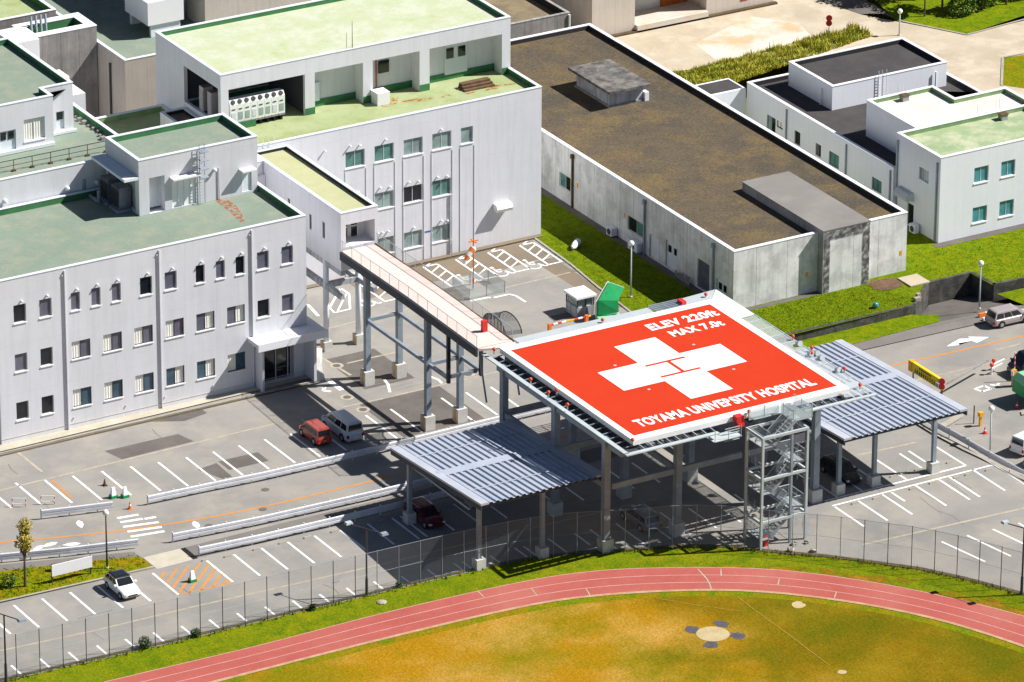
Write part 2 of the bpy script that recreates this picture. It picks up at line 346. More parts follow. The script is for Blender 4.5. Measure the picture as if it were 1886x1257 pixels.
def window(par, fr, a0, a1, z0, z1, style, n=2, sill=True, frame='frame_light'):
    """style: one pane letter per leaf; d dark g grey b blue t teal c cyan p pale w curtain"""
    mb = MB(); fw = .05
    for q in ((a0, a1, z0, z0+fw), (a0, a1, z1-fw, z1), (a0, a0+fw, z0+fw, z1-fw), (a1-fw, a1, z0+fw, z1-fw)): fr.box(mb, q[0], q[1], .10, .18, q[2], q[3])
    k = len(style); wd = (a1-a0)/k
    for i in range(1, k): fr.box(mb, a0+i*wd-.025, a0+i*wd+.025, .11, .17, z0+fw, z1-fw)
    w_ = mb.build('window', frame, par)
    nm = {'d': 'glass_dark', 'g': 'glass_grey', 'b': 'glass_blue', 't': 'glass_teal', 'c': 'glass_cyan', 'p': 'glass_pale', 'w': 'curtain'}
    for i, ch in enumerate(style):
        p = MB(); b0 = a0+i*wd+.02; b1 = a0+(i+1)*wd-.02
        if ch == 'w':                                    # drawn curtain with folds behind a thin strip of dark glass
            m_ = max(4, int((b1-b0)/.12)); pts = [(b0+(b1-b0)*j/m_, .145+(.03 if j % 2 else 0)) for j in range(m_+1)]
            for j in range(m_): p.face([fr.pt(pts[j][0], pts[j][1], z0+.04), fr.pt(pts[j+1][0], pts[j+1][1], z0+.04), fr.pt(pts[j+1][0], pts[j+1][1], z1-.04), fr.pt(pts[j][0], pts[j][1], z1-.04)])
            p.build('curtain', 'curtain', w_)
        else: fr.quad(p, b0, b1, z0+.03, z1-.03, .14); p.build('pane', nm[ch], w_)
    if sill: s_ = MB(); fr.box(s_, a0-.05, a1+.05, -.07, .1, z0-.10, z0-.004); s_.build('sill', 'sill', w_)
    return w_
def pblock(par, P, z0, zt, zr, wm, rm, um='upstand_green', cm='coping', holes={}, t=.3):
    # block on any counter-clockwise right-angled outline
    n = len(P)
    def off_(d):
        o = []
        for i in range(n):
            a, b, c = P[i-1], P[i], P[(i+1) % n]
            n1 = Vector((b[1]-a[1], a[0]-b[0])).normalized(); n2 = Vector((c[1]-b[1], b[0]-c[0])).normalized(); o.append((b[0]+(n1.x+n2.x)*d, b[1]+(n1.y+n2.y)*d))
        return o
    zw = zt-.07; mb = MB(); O, I, J = off_(.035), off_(-t), off_(-t+.03); cp, pm = MB(), MB()
    for i in range(n):
        j = (i+1) % n
        if i in holes: holed(mb, holes[i][0], holes[i][1], holes[i][2], z0, zw, holes[i][3])
        else: mb.face([(*P[i], z0), (*P[j], z0), (*P[j], zw), (*P[i], zw)])
        cp.face([(*O[i], zt), (*O[j], zt), (*I[j], zt), (*I[i], zt)]).face([(*O[i], zw), (*O[j], zw), (*O[j], zt), (*O[i], zt)]).face([(*I[j], zw), (*I[i], zw), (*I[i], zt), (*I[j], zt)]).face([(*O[j], zw), (*O[i], zw), (*I[i], zw), (*I[j], zw)])
        pm.face([(*J[i], zr), (*J[j], zr), (*J[j], zw+.01), (*J[i], zw+.01)])
    w_ = mb.build('wall', wm, par); cp.build('coping', cm, par); pm.build('parapet', um, par)
    r_ = MB(); drape(r_, J, zr, True); r_.build('roof', rm, par); return w_
def hood(par, fr, a, z, r=.15):                          # round white vent hood on a wall
    mb = MB(); mb.tube(fr.pt(a, -.02, z), fr.pt(a, -.16, z), r*.7, n=8); mb.ball(fr.pt(a, -.22, z), r, 8)
    return mb.build('vent_hood', 'white_metal', par, smooth=True)
# ---------------------------------------------------------------- ground (the road falls away to the right by 0.9 m)
def sm(t): t = max(0., min(1., t)); return t*t*(3-2*t)
def zg(x, y):
    road = sm((x-8)/18)
    if y > -7 and x < 24: road *= max(0., min(1., (-4-y)/3))
    lane = sm((x-26.3)/2)
    k = max(0., min(1., (y+18.6)/1.8))
    return -.9*(lane+(road-lane)*k)
def drape(mb, poly, dz, flat=False):
    bm = bmesh.new(); bm.faces.new([bm.verts.new((p[0], p[1], 0)) for p in poly])
    x0, x1 = min(p[0] for p in poly), max(p[0] for p in poly); y0, y1 = min(p[1] for p in poly), max(p[1] for p in poly)
    if not flat and x1 > 8:
        cx = [k for k in range(8, 30) if x0 < k < x1]+[k for k in (26.5, 27.5) if x0 < k < x1]
        cy = [k for k in (-4, -5, -6, -7, -16.8, -17.4, -18, -18.6) if y0 < k < y1]
        for ax, cs in ((0, cx), (1, cy)):
            for c in cs:
                co = [0, 0, 0]; no = [0, 0, 0]; co[ax] = c; no[ax] = 1
                bmesh.ops.bisect_plane(bm, geom=bm.verts[:]+bm.edges[:]+bm.faces[:], plane_co=co, plane_no=no, dist=1e-5)
    if len(poly) > 4: bmesh.ops.triangulate(bm, faces=[f for f in bm.faces if len(f.verts) > 4])
    bm.verts.index_update(); i = len(mb.v)
    mb.v += [(v.co.x, v.co.y, dz+(0 if flat else zg(v.co.x, v.co.y))) for v in bm.verts]
    for f in bm.faces:
        q = [i+v.index for v in f.verts]
        if f.normal.z < 0: q.reverse()
        mb.f.append(tuple(q))
    bm.free(); return mb
def rect(x0, y0, x1, y1): return [(x0, y0), (x1, y0), (x1, y1), (x0, y1)]
def strip(mb, pts, wd, dz, flat=False):
    for a, b in zip(pts, pts[1:]):
        dx, dy = b[0]-a[0], b[1]-a[1]; l = math.hypot(dx, dy); nx, ny = -dy/l*wd/2, dx/l*wd/2
        drape(mb, [(a[0]-nx, a[1]-ny), (b[0]-nx, b[1]-ny), (b[0]+nx, b[1]+ny), (a[0]+nx, a[1]+ny)], dz, flat)
    return mb
def smooth_line(P, n=6):
    out = []
    for i in range(len(P)-1):
        p0, p1, p2, p3 = P[max(i-1, 0)], P[i], P[i+1], P[min(i+2, len(P)-1)]
        for k in range(n):
            t = k/n
            out.append(tuple(.5*((2*p1[j])+(-p0[j]+p2[j])*t+(2*p0[j]-5*p1[j]+4*p2[j]-p3[j])*t*t+(-p0[j]+3*p1[j]-3*p2[j]+p3[j])*t**3) for j in (0, 1)))
    return out+[P[-1]]
def band(mb, A, B, z):
    for i in range(len(A)-1): mb.face([(*A[i], z), (*A[i+1], z), (*B[i+1], z), (*B[i], z)])
    return mb
struct('ground', MB().face([(-900, -900, -3), (1200, -900, -3), (1200, 1200, -3), (-900, 1200, -3)]), 'lawn_dry')
# every paved or planted area is its own sheet with a skirt-free edge, 4 mm steps
A = MB(); drape(A, rect(-90, -60, 27, 27.5), 0); drape(A, rect(27, -60, 110, -6.9), 0)
lot = struct('parking_lot', A, 'asphalt')
ORAN = smooth_line([(-75, -.5), (-62, -4.6), (-53.35, -7.43), (-45.64, -9.9), (-38.7, -11.4), (-31.6, -12.15), (-22, -12.25), (0, -12.3), (25, -12.3), (45, -12.75), (90, -14)], 4)
def off(P, d):
    o = []
    for i in range(len(P)):
        a, b = P[max(i-1, 0)], P[min(i+1, len(P)-1)]; dx, dy = b[0]-a[0], b[1]-a[1]; l = math.hypot(dx, dy); o.append((P[i][0]-dy/l*d, P[i][1]+dx/l*d))
    return o
rd = MB(); e0, e1 = off(ORAN, -3.2), off(ORAN, 4.2)
for i in range(len(ORAN)-1): drape(rd, [e0[i], e0[i+1], e1[i+1], e1[i]], .004)
road = struct('road', rd, 'asphalt_road')
strip(m1 := MB(), ORAN, .26, .012); m1.build('centre_line', 'paint_orange', road)
m1 = MB()
strip(m1, [(31, -16.0), (60, -16.9)], .16, .012); strip(m1, [(41.7, -14.1), (44.5, -14.05)], .2, .012); strip(m1, [(49, -14.0), (52, -13.95)], .2, .012)
m1.build('lane_line', 'paint_worn', road)
# crosswalk, lane diamonds and arrow
m1 = MB()
for x0, y0, x1, y1 in ((-42.85, -8.1, -41.0, -8.35), (-43.0, -8.95, -41.05, -9.25), (-43.2, -9.85, -40.2, -10.5), (-40.95, -9.35, -39.95, -9.5), (-43.3, -10.85, -40.4, -11.45), (-43.5, -11.85, -40.6, -12.3)):
    strip(m1, [(x0, y0), (x1, y1)], .34, .012)
m1.build('crosswalk', 'paint_white', road)
def diamond(mb, x, y, ang, l=1.6, wd=.55):
    c, s_ = math.cos(ang), math.sin(ang)
    drape(mb, [(x+c*a-s_*b, y+s_*a+c*b) for a, b in ((-l/2, 0), (-l*.1, -wd/2), (l*.25, -wd/2), (l/2, 0), (l*.25, wd/2), (-l*.1, wd/2))], .012)
m1 = MB()
for x, y, a in ((-46.05, -7.6, 1.3), (-37.75, -12.55, 1.35), (-48.4, -10.7, -.3), (-50.0, -9.85, .1), (-51.2, -10.05, .5)): diamond(m1, x, y, a)
drape(m1, [(38.4, -11.25), (39.6, -11.55), (39.7, -11.2), (41.1, -11.35), (41.2, -11.95), (42.9, -11.4), (41.3, -10.4), (41.2, -10.85), (40.4, -10.4), (39.5, -10.75)], .012)
m1.build('road_marks', 'paint_white', road)
# the two exit-lane strokes on the ground: a square ring and a T
m1 = MB()
for a, b in (((35.3, -20.2), (35.6, -21.05)), ((35.5, -21.0), (36.6, -20.9)), ((36.55, -20.95), (36.45, -19.95)), ((36.5, -20.0), (35.3, -20.2))): strip(m1, [a, b], .24, .012)
strip(m1, [(37.05, -20.1), (37.75, -20.95)], .24, .012); strip(m1, [(37.4, -20.5), (37.9, -20.25)], .22, .012)
m1.build('lane_lettering', 'paint_white', lot)
# pavements, paths and patches
struct('path', drape(drape(MB(), [(-46, -16.0), (-33, -15.75), (-10, -15.9), (10, -15.9), (10, -18.3), (-34.5, -18.3), (-46, -18.0)], .006), [(-90, -2), (-62, -9.2), (-52, -12.2), (-44.6, -14.5), (-44.6, -15.9), (-55.8, -12.6), (-66, -9.5), (-90, -5)], .006), 'asphalt_path')
struct('sidewalk', drape(MB(), [(26.3, -8.2), (49, -8.7), (110, -10.8), (110, -9.2), (49.5, -7.2), (41, -6.5), (26.3, -7.0)], .09), 'asphalt_path')
struct('driveway', MB().face([(39.3, -7.0, -.8), (41.6, -7.05, -.8), (44, -.2, -2.2), (40, -3.9, -1.6)]).face([(41.6, -7.05, -.8), (47.6, -7.5, -.8), (48.6, -.2, -2.2), (44, -.2, -2.2)]).face([(47.6, -7.5, -.8), (49.6, -7.6, -.8), (48.85, -3.5, -1.6), (48.6, -.2, -2.2)]), 'asphalt_dark')
struct('steps_landing', drape(MB(), [(-44.4, -18.4), (-41.05, -18.3), (-41.0, -15.9), (-44.4, -15.9)], .012), 'concrete_strip')
struct('pit', drape(MB(), rect(-41.0, -18.25, -40.55, -15.95), .02), 'black')
struct('building_apron', drape(MB(), [(-70, 8.2), (-15.2, 9.0), (-15.2, 10.5), (-70, 10.5)], .10), 'concrete_strip')
struct('apron_kerb', MB().box(-70, -15.2, 8.15, 8.3, 0, .13), 'kerb')
struct('moss_strip', strip(strip(MB(), [(-58, 7.75), (-44, 7.95), (-30, 8.0), (-16, 8.05)], .28, .008), [(4.5, 26.6), (18, 26.8)], .5, .012), 'moss_dirt')
struct('apron', drape(MB(), rect(-8, 26.7, 19, 27.4), .08), 'asphalt_brown')
m1 = MB(); random.seed(77)
for k in range(26):                           # thin joints and sealed cracks in the asphalt
    x = random.uniform(-60, -2); y0_, y1_ = random.choice(((-5.5, 7.5), (-30, -19), (-14.5, -8.5), (2.5, 8)))
    y = random.uniform(y0_, y1_-2); pts = [(x+random.uniform(-.15, .15)*j, y+j*1.1) for j in range(3)] if random.random() < .6 else [(x+j*1.6, y+random.uniform(-.1, .1)) for j in range(3)]
    strip(m1, pts, random.choice((.05, .07, .09)), .006)
for k in range(6): x = random.uniform(11, 24); y = random.uniform(-45, -37); strip(m1, [(x, y), (x+random.uniform(-.4, .4), y+2), (x+random.uniform(-.5, .5), y+3.5)], .06, .006)
struct('asphalt_joints', m1, 'asphalt_path')
m1 = MB()
drape(m1, [(-37.76, 4.41), (-30.7, 4.41), (-30.2, 2.4), (-37.2, 2.15)], .004); drape(m1, rect(-30.3, -4.3, -26.5, -2.3), .004); drape(m1, [(-32.6, -2.9), (-30.6, -2.5), (-30.7, -5.6), (-31.6, -5.6)], .004)
drape(m1, rect(-14.2, -5.9, -6.2, 2.0), .004); drape(m1, [(-31.5, 7.8), (-26.5, 8.0), (-26.5, 7.0), (-29, 6.5)], .004); drape(m1, rect(-12.2, 4.6, -7.2, 12), .004)
drape(m1, rect(9.8, 9.2, 11.9, 10.4), .004)
struct('asphalt_patches', m1, 'asphalt_dark')
struct('asphalt_stain', drape(drape(MB(), [(-2, 26.4), (17.6, 26.4), (17.5, 22.5), (12, 21.8), (4, 22.6), (-2, 22.0)], .004), [(15.2, 22), (17.3, 22), (17.0, 9), (16.0, 9), (15.4, 15)], .004), 'asphalt_brown')
# bay lines
LW = .2
bays = MB()
for x, a, b in ((-52.1, 3.4, -1.2), (-49.6, 2.9, -1.9), (-47.15, 2.38, -2.62), (-44.77, 1.66, -3.52), (-42.35, 1.22, -4.27), (-39.79, .87, -4.63), (-37.24, .51, -5.07), (-34.81, .09, -5.42), (-32.3, -.21, -5.6), (-29.78, -.35, -5.78),
                (-27.28, -.32, -5.77), (-24.76, -.28, -5.77), (-22.3, -.37, -5.74), (-19.75, -.2, -5.69), (-14.8, -.22, -5.76), (-12.3, -.15, -5.7), (-7.3, -.29, -5.62), (-4.86, -.35, -5.84), (-2.4, -.41, -5.73), (.1, -.44, -5.77), (2.6, -.44, -5.77), (5.1, -.44, -5.77)):
    strip(bays, [(x, a), (x, b)], LW, .008)
for x in (-62.4, -60, -57.5, -55, -52.52, -50.05, -47.57, -45.07, -40.15, -37.68, -35.15, -32.7, -30.22, -27.82, -25.29, -22.98, -22.2, -19.65, -17.15, -14.65, -9.7, -7.3, -2.4, .1, 2.6):
    y = -18.6 - (x+57)*.025; strip(bays, [(x, y), (x, y-4.6)], LW, .008)
for i in range(9): strip(bays, [(-62.4+2.481*i, -28.2-.085*i), (-62.4+2.481*i, -30.35-.075*i)], LW, .008)
for x, a, b in ((-40.05, -28.95, -30.9), (-37.58, -29.08, -30.95), (-35.12, -29.14, -31.0), (-32.67, -29.2, -31.05), (-30.17, -29.28, -31.1), (-27.72, -29.5, -31.2), (-25.24, -29.45, -31.1), (-22.8, -29.52, -31.2), (-22.05, -29.6, -31.3), (-19.5, -29.8, -31.5),
                (-17, -29.5, -32), (-16.2, -29.6, -32), (-13.7, -29.4, -32.5), (-11.3, -29.7, -32.1), (-9.8, -29.6, -34.3), (-7.33, -29.66, -34.45), (-4.9, -29.7, -34.5), (-3, -29.66, -34.5), (-.5, -30.2, -34.5), (1.87, -31.85, -34.6), (4.3, -29.7, -34.5), (6.8, -29.7, -34.5),
                (8.3, -29.7, -34.5), (11.5, -28.5, -34.5), (14, -29, -34.55), (16.1, -29.3, -34.6), (18.51, -29.77, -34.5), (20.93, -29.83, -33.2), (21.9, -29.77, -32.3),
                (10.3, -36.0, -40.4), (12.64, -36.0, -40.42), (15.1, -36.0, -40.45), (16.0, -36.0, -38), (18.52, -35.87, -40.47), (20.9, -35.9, -40.45), (21.95, -35.9, -40.44), (24.5, -35.61, -40.44), (26.8, -35.7, -43),
                (21.85, -46.26, -49.5), (24.2, -46.3, -50)):
    strip(bays, [(x, a), (x, b)], LW, .008)
for p, q in (((14.26, -46.06), (15.23, -51.0)), ((16.77, -46.13), (17.65, -51.19)), ((19.3, -46.19), (20.1, -50.8))): strip(bays, [p, q], LW, .008)
strip(bays, [(24.41, -30.2), (24.47, -34.66), (10.2, -34.62)], LW, .008); strip(bays, [(10.2, -35.73), (26.85, -35.68)], LW, .008)
bays.build('bay_lines', 'paint_white', lot)
m1 = MB()
strip(m1, [(-62.05, -25.44), (-53.72, -25.96), (-45.03, -26.05), (-39.5, -26.3), (-28.1, -26.75), (-16, -26.9), (-2, -27.2)], .22, .008); strip(m1, [(-27, -27.7), (-16.8, -28.7), (-13.8, -29.2)], .15, .008)
strip(m1, [(8.28, -43.3), (23.7, -44.1), (40, -44.8)], .24, .008); strip(m1, [(17.6, -28.3), (23.5, -28.6)], .22, .008)
strip(m1, [(-70, 1.2), (-48.94, 1.69), (-30.5, 2.07), (-21.2, 2.18)], .18, .008); strip(m1, [(-44.28, 7.8), (-44.22, 3.27)], .24, .008)
strip(m1, [(-15.9, 2.28), (-11.8, 2.13)], .2, .008); strip(m1, [(-11, 2.18), (-.15, 2.13)], .18, .008); strip(m1, [(-10.83, 10.33), (-4.5, 10.3)], .22, .008); strip(m1, [(-12.35, 14.7), (-11.8, 7.9)], .25, .008)
strip(m1, [(-8.7, 17.9), (-1.7, 18.3), (8.3, 18.05), (16.8, 18.2)], .16, .008); strip(m1, [(-20, 1.9), (-19.8, -1)], .16, .008)
m1.build('faded_lines', 'paint_worn', lot)
m1 = MB(); strip(m1, [(-44.25, 1.37), (-44.4, -2.7)], .22, .008)
P0, P1, P2, P3 = (-45.06, -19.0), (-45.06, -23.54), (-40.14, -23.7), (-40.18, -19.1)
strip(m1, [P1, P2], .2, .008)
for k in range(1, 10):                        # diagonal hatching
    c = 26.0-k*1.08; x0 = max(-44.95, -23.55-c); x1 = min(-40.25, -19.1-c)
    if x1 > x0: strip(m1, [(x0, x0+c), (x1, x1+c)], .24, .008)
m1.build('yellow_hatching', 'paint_orange', lot)
m1 = MB()                                     # accessible bays beside the clinic block
def hatch_bay(x0, y0, x1, y1):
    strip(m1, [(x0, y0), (x0, y1), (x1, y1), (x1, y0), (x0, y0)], .2, .008)
    n = 4
    for k in range(n): ya = y0+(y1-y0)*(k+.9)/n; strip(m1, [(x0+.1, ya), (x1-.1, ya+.9)], .17, .008)
for x in (16.0, 12.6, 9.2, 5.75, -1.2): hatch_bay(x, 20.75, x+1.45, 25.95)
strip(m1, [(-3.2, 25.4), (-3.15, 23.9), (-4.75, 20.8), (-6.4, 20.75), (-6.2, 22), (-3.2, 25.4)], .2, .008); strip(m1, [(-5.9, 21), (-3.4, 24)], .17, .008); strip(m1, [(-8, 20.8), (-7.6, 23.5), (-8.6, 24.5)], .3, .008)
def wheelchair(x, y):                         # wheelchair symbol
    ring = [(x+.62*math.cos(t*math.pi/8)+.1, y-.35+.6*math.sin(t*math.pi/8)) for t in range(7, 20)]
    strip(m1, ring, .17, .008); strip(m1, [(x, y+1.0), (x, y+.1), (x+.7, y+.05), (x+1.0, y-.75), (x+1.35, y-.7)], .19, .008); strip(m1, [(x, y+.6), (x+.6, y+.55)], .16, .008)
    drape(m1, [(x+.2*math.cos(t*math.pi/4), y+1.3+.2*math.sin(t*math.pi/4)) for t in range(8)], .008)
for x in (14.6, 11.1, 7.6, -2.9): wheelchair(x, 21.4)
strip(m1, [(5.6, 17.0), (7.4, 16.9), (7.5, 16.7)], .26, .008); strip(m1, [(7.8, 16.6), (9.4, 16.6), (9.75, 16.0), (9.8, 14.3)], .24, .008)
strip(m1, [(-14.0, 8.3), (-14.0, 5.5)], .55, .008); strip(m1, [(-15.6, 7.2), (-15.0, 6.8), (-15.5, 6.2), (-15.0, 5.7)], .3, .008); strip(m1, [(-6, 4.7), (-5.6, 3.2), (-5.7, 2.4)], .25, .008); strip(m1, [(-10.6, 3.0), (-9.9, 4.6), (-9.7, 5.6)], .25, .008)
m1.build('accessible_bays', 'paint_white', lot)
mh, mr = MB(), MB()
for x, y in ((-14.35, 3.94), (-14.43, .95), (-11.88, 10.33), (-2.77, 2.94), (-5.2, -31.7), (2.2, -36.9)):
    for mb, r0, z in ((mr, .62, .010), (mh, .36, .014)): drape(mb, [(x+r0*math.cos(t*math.pi/8), y+r0*math.sin(t*math.pi/8)) for t in range(16)], z)
for x, y in ((-31.5, -12.6), (-29.5, -9.3), (45.5, -14.8), (-36.9, -13.2), (-53, -11.0), (79, 42.5), (83, 47.4), (73.6, 64.9), (59.8, 64.2), (56.3, 63.5)): drape(mh, [(x+.34*math.cos(t*math.pi/8), y+.34*math.sin(t*math.pi/8)) for t in range(16)], .03)
mr.build('manhole_surround', 'paint_worn', lot); mh.build('manhole_cover', 'asphalt_dark', lot)
# sports field
TO = smooth_line([(-95, -33.8), (-75, -34.2), (-57.3, -34.47), (-43.6, -34.85), (-32.6, -34.72), (-20.5, -35.25), (-13.65, -36.53), (-7.45, -39.3), (-.82, -43.5), (4.38, -48.81), (8.6, -54.63), (12.2, -60.92), (15, -68), (17, -78)], 5)
TI = smooth_line([(-95, -38.5), (-75, -38.7), (-57.3, -38.78), (-46, -38.78), (-34.9, -38.8), (-22.8, -39.25), (-16.03, -40.49), (-8.9, -43.4), (-3.4, -46.93), (1.99, -52.44), (6.04, -58.4), (9.07, -65.42), (11, -72), (12.4, -80)], 5)
FENCE = [(-69, -30.3), (-62.98, -30.49), (-56.97, -30.74), (-50, -31.02), (-44.97, -31.12), (-38.85, -31.2), (-32.89, -31.35), (-26.75, -31.45), (-20.72, -31.75), (-16.58, -32.2), (-12.76, -33.3), (-9.13, -34.85), (-5.21, -36.2), (-1.83, -38.25), (1.07, -41.1), (4.14, -43.74), (6.9, -46.68), (9.64, -49.7), (11.82, -53.08), (13.71, -56.68), (15.6, -60.6), (17.6, -65)]
ins = [(p[0], p[1]) for p in FENCE]
bk = MB(); poly = [(-95, -29.8)]+ins+[(20, -72), (17, -78)]+TO[::-1]
drape(bk, poly, .03, True); struct('verge', bk, 'verge_turf')
struct('dry_turf', band(MB(), off(TO, .0)[36:], [tuple(a[j]+(b[j]-a[j])*min(1, i/9)*(.75+.35*math.sin(i*1.3)) for j in (0, 1)) for i, (a, b) in enumerate(zip(TO[36:], off(TO, 1.7)[36:]))], .036), 'dry_patch')
fld = MB(); drape(fld, TI+[(20, -140), (-120, -140), (-120, -38.5)], .034, True); struct('infield', fld, 'infield')
trk = struct('running_track', band(MB(), TO, TI, .042), 'track')
m1 = MB()
for t in (0.015, .345, .665): band(m1, [tuple(a[j]+(b[j]-a[j])*(t-.012) for j in (0, 1)) for a, b in zip(TO, TI)], [tuple(a[j]+(b[j]-a[j])*(t+.012) for j in (0, 1)) for a, b in zip(TO, TI)], .048)
m1.build('lane_lines', 'track_line', trk)
band(m1 := MB(), off(TI, .14), off(TI, -.22), .07); m1.build('kerb', 'track_kerb', trk)
m1 = MB()
for a, b in (((-19.7, -36.77), (-19.95, -38.09)), ((-15.84, -38.98), (-16.21, -40.24)), ((-4.39, -41.4), (-5.05, -42.51)), ((-1.21, -45.31), (-1.93, -46.23)), ((1.52, -49.68), (.73, -50.55)), ((-23.72, -35.05), (-23.86, -36.29))): strip(m1, [a, b], .10, .052, True)
strip(m1, [(-6.04, -40.45), (-6.2, -41.4), (-6.36, -42.36), (-6.7, -43.4), (-7.1, -44.29)], .11, .052, True)
m1.build('start_lines', 'paint_worn', trk)
def disc(mb, x, y, r, z, n=24, jit=0, sx=1, sy=1): mb.face([(x+r*sx*math.cos(2*math.pi*k/n)*(1+random.uniform(-jit, jit)), y+r*sy*math.sin(2*math.pi*k/n)*(1+random.uniform(-jit, jit)), z) for k in range(n)]); return mb
struct('throwing_circle', disc(MB(), -11.3, -51.2, 1.35, .05), 'dirt_pale')
m1 = MB()
for x, y in ((-12.3, -49.7), (-9.75, -50.0), (-9.75, -52.45), (-12.45, -52.7)): disc(m1, x, y, .62, .042, 14, .25)
struct('worn_ground', m1, 'stone_grey')
struct('bare_soil', disc(disc(MB(), -2.5, -50.1, .6, .05, 14, .3), -6.0, -62, .4, .05, 12, .2), 'dirt_pale')
m1 = MB()
for P in ([(-11.85, -43.4), (-9.45, -46.4), (-7, -49)], [(-6, -46.4), (-6.1, -51), (-6.1, -54.7), (-6.25, -60.5)]): strip(m1, P, .12, .05, True)
band(m2 := MB(), off(TI, -.22), off(TI, -1.1), .036); struct('turf_edge', m2, 'lawn_dry')
struct('chalk_lines', m1, 'worn_turf')
m1 = MB(); strip(m1, [(-69, -29.95)]+[(p[0], p[1]+.35) for p in FENCE[1:9]], .35, .05, True); strip(m1, [(p[0]+.2, p[1]+.25) for p in FENCE[8:]], .5, .05, True)
struct('weed_strip', m1, 'moss_dirt')
# planting strip at left, lawns, retaining walls
gs = MB(); P = [(-75, -16.8), (-58.25, -17.58), (-44.6, -18.0), (-44.65, -15.8), (-49, -14.4), (-55.8, -12.6), (-75, -7.2)]
drape(gs, P, .14, True); struct('grass_strip', gs, 'lawn_dry')
struct('strip_kerb', strip(MB(), [(-75, -16.85), (-58.25, -17.65), (-44.55, -18.08)], .22, .15, True).face([(-75, -16.95, 0), (-44.55, -18.19, 0), (-44.55, -18.19, .15), (-75, -16.95, .15)]), 'kerb')
struct('lawn', drape(MB(), [(18.2, 26.9), (17.9, 20), (17.3, 14), (16.7, 4), (16.4, -3.9), (40, -3.9), (43.75, -.2), (43.75, 62), (19.0, 62), (19.0, 27)], .02, True), 'lawn_bank')
struct('lawn_kerb', strip(MB(), [(18.05, 26.6), (17.8, 20), (17.2, 14), (16.6, 4)], .15, .12, True), 'kerb')
struct('lawn_terrace', drape(MB(), [(43.75, .15), (48.5, .15), (48.7, -3.35), (110, -7), (110, 7.2), (50, 7.2), (50, 60), (43.75, 60)], .02, True), 'lawn')
struct('grass_verge', drape(drape(MB(), [(26.3, -7.0), (41, -6.45), (41.7, -5.1), (39.4, -3.85), (26.3, -3.85)], .1), [(49.7, -7.3), (110, -9.6), (110, -6.5), (49.0, -3.8)], .1), 'lawn')
struct('footing_strip', drape(drape(drape(MB(), rect(26.0, 2.5, 34.2, 3.15), .03, True), rect(49.2, 6.2, 110, 7.2), .03, True), rect(24.2, 3, 25, 59), .03, True), 'asphalt_dark')
for nm, lb, P in (('retaining_wall', 'low mossy concrete retaining wall below the lawn beside the helipad', [(23, -3.7), (40.0, -3.9), (43.9, -.2)]),
                  ('retaining_wall', 'stained concrete retaining wall behind the driveway with the globe lamp', [(43.9, -.2), (48.6, -.2), (48.85, -3.5), (110, -6.8)])):
    mb = MB()
    for a, b in zip(P, P[1:]):
        dx, dy = b[0]-a[0], b[1]-a[1]; l = math.hypot(dx, dy); nx, ny = -dy/l*.3, dx/l*.3
        mb.hull8([(*a, -2.6), (*b, -2.6), (b[0]+nx, b[1]+ny, -2.6), (a[0]+nx, a[1]+ny, -2.6), (*a, .06), (*b, .06), (b[0]+nx, b[1]+ny, .06), (a[0]+nx, a[1]+ny, .06)])
    tag(mb.build(nm, 'retaining'), lb, 'wall')
struct('excavated_soil', disc(MB(), 40.4, 1.5, 1.75, .05, 20, .18, 1, .75), 'soil')
tag(MB().box(41.9, 44.0, -.25, 1.9, .04, .16).build('concrete_slab', 'concrete_road'), 'pale concrete slab lying at the corner of the brown roofed building', 'slab')
# service yard behind
struct('service_road', drape(MB(), [(43, 59), (60, 55), (66, 52), (68.3, 42), (68.3, 5), (110, 0), (130, 40), (130, 60), (92, 51.5), (83, 51.2), (79, 57.6), (77, 61.1), (74, 72), (40, 110), (20, 110), (20, 75)], .05, True), 'concrete_road')
struct('side_road', drape(MB(), [(77, 61.3), (79, 60.2), (79.4, 57.6), (80, 70), (86, 95), (80, 110), (74, 73)], .056, True), 'asphalt_dark')
struct('pale_slab', drape(MB(), [(57.8, 62.5), (57.2, 57.4), (62.4, 56.5), (69, 57.7), (70.1, 62.2), (66.9, 66.2)], .056, True), 'concrete_pale')
struct('park_lawn', drape(MB(), [(79, 57.7), (83.1, 51.1), (130, 60), (150, 110), (92, 110)], .06, True), 'lawn')
struct('side_lawn', drape(MB(), [(78.1, 37.6), (82.6, 43.7), (120, 38), (120, 0), (100, 8)], .066, True), 'lawn_dry')
struct('lawn_edge', strip(strip(MB(), [(79.4, 57.5), (83, 50.9), (91, 51.7), (130, 59.6)], .25, .12, True), [(78.0, 37.5), (82.5, 43.8), (86, 43.6)], .25, .12, True), 'kerb')
# ---------------------------------------------------------------- hospital wing on the left
def lines(*q): return list(q)
W1 = thing('hospital_wing', 'grey three storey hospital wing with green roof and rows of small hooded windows', 'building', (-30, 17, 0))
YL = 9.77
top = [(-43.35, 1.17, 'd'), (-40.92, 1.16, 'g'), (-37.93, .87, 'g'), (-35.98, .87, 'g'), (-34.03, .87, 'g'), (-31.32, 1.16, 'd'), (-28.94, 1.16, 'g'), (-25.94, .87, 'd'), (-23.97, .87, 'g'), (-22.04, .87, 'd'), (-19.95, 1.15, 'g'), (-17.54, 1.13, 'g'), (-47.2, 1.16, 'd')]
mid = [(-43.37, 1.17, 'g'), (-40.95, 1.16, 'd'), (-37.98, 1.78, 'wg'), (-34.95, 1.78, 'wg'), (-31.97, 1.78, 'wg'), (-28.95, 1.77, 'wg'), (-25.96, 1.77, 'gw'), (-22.96, 1.74, 'gw'), (-19.96, 1.17, 'd'), (-17.56, 1.15, 'g')]
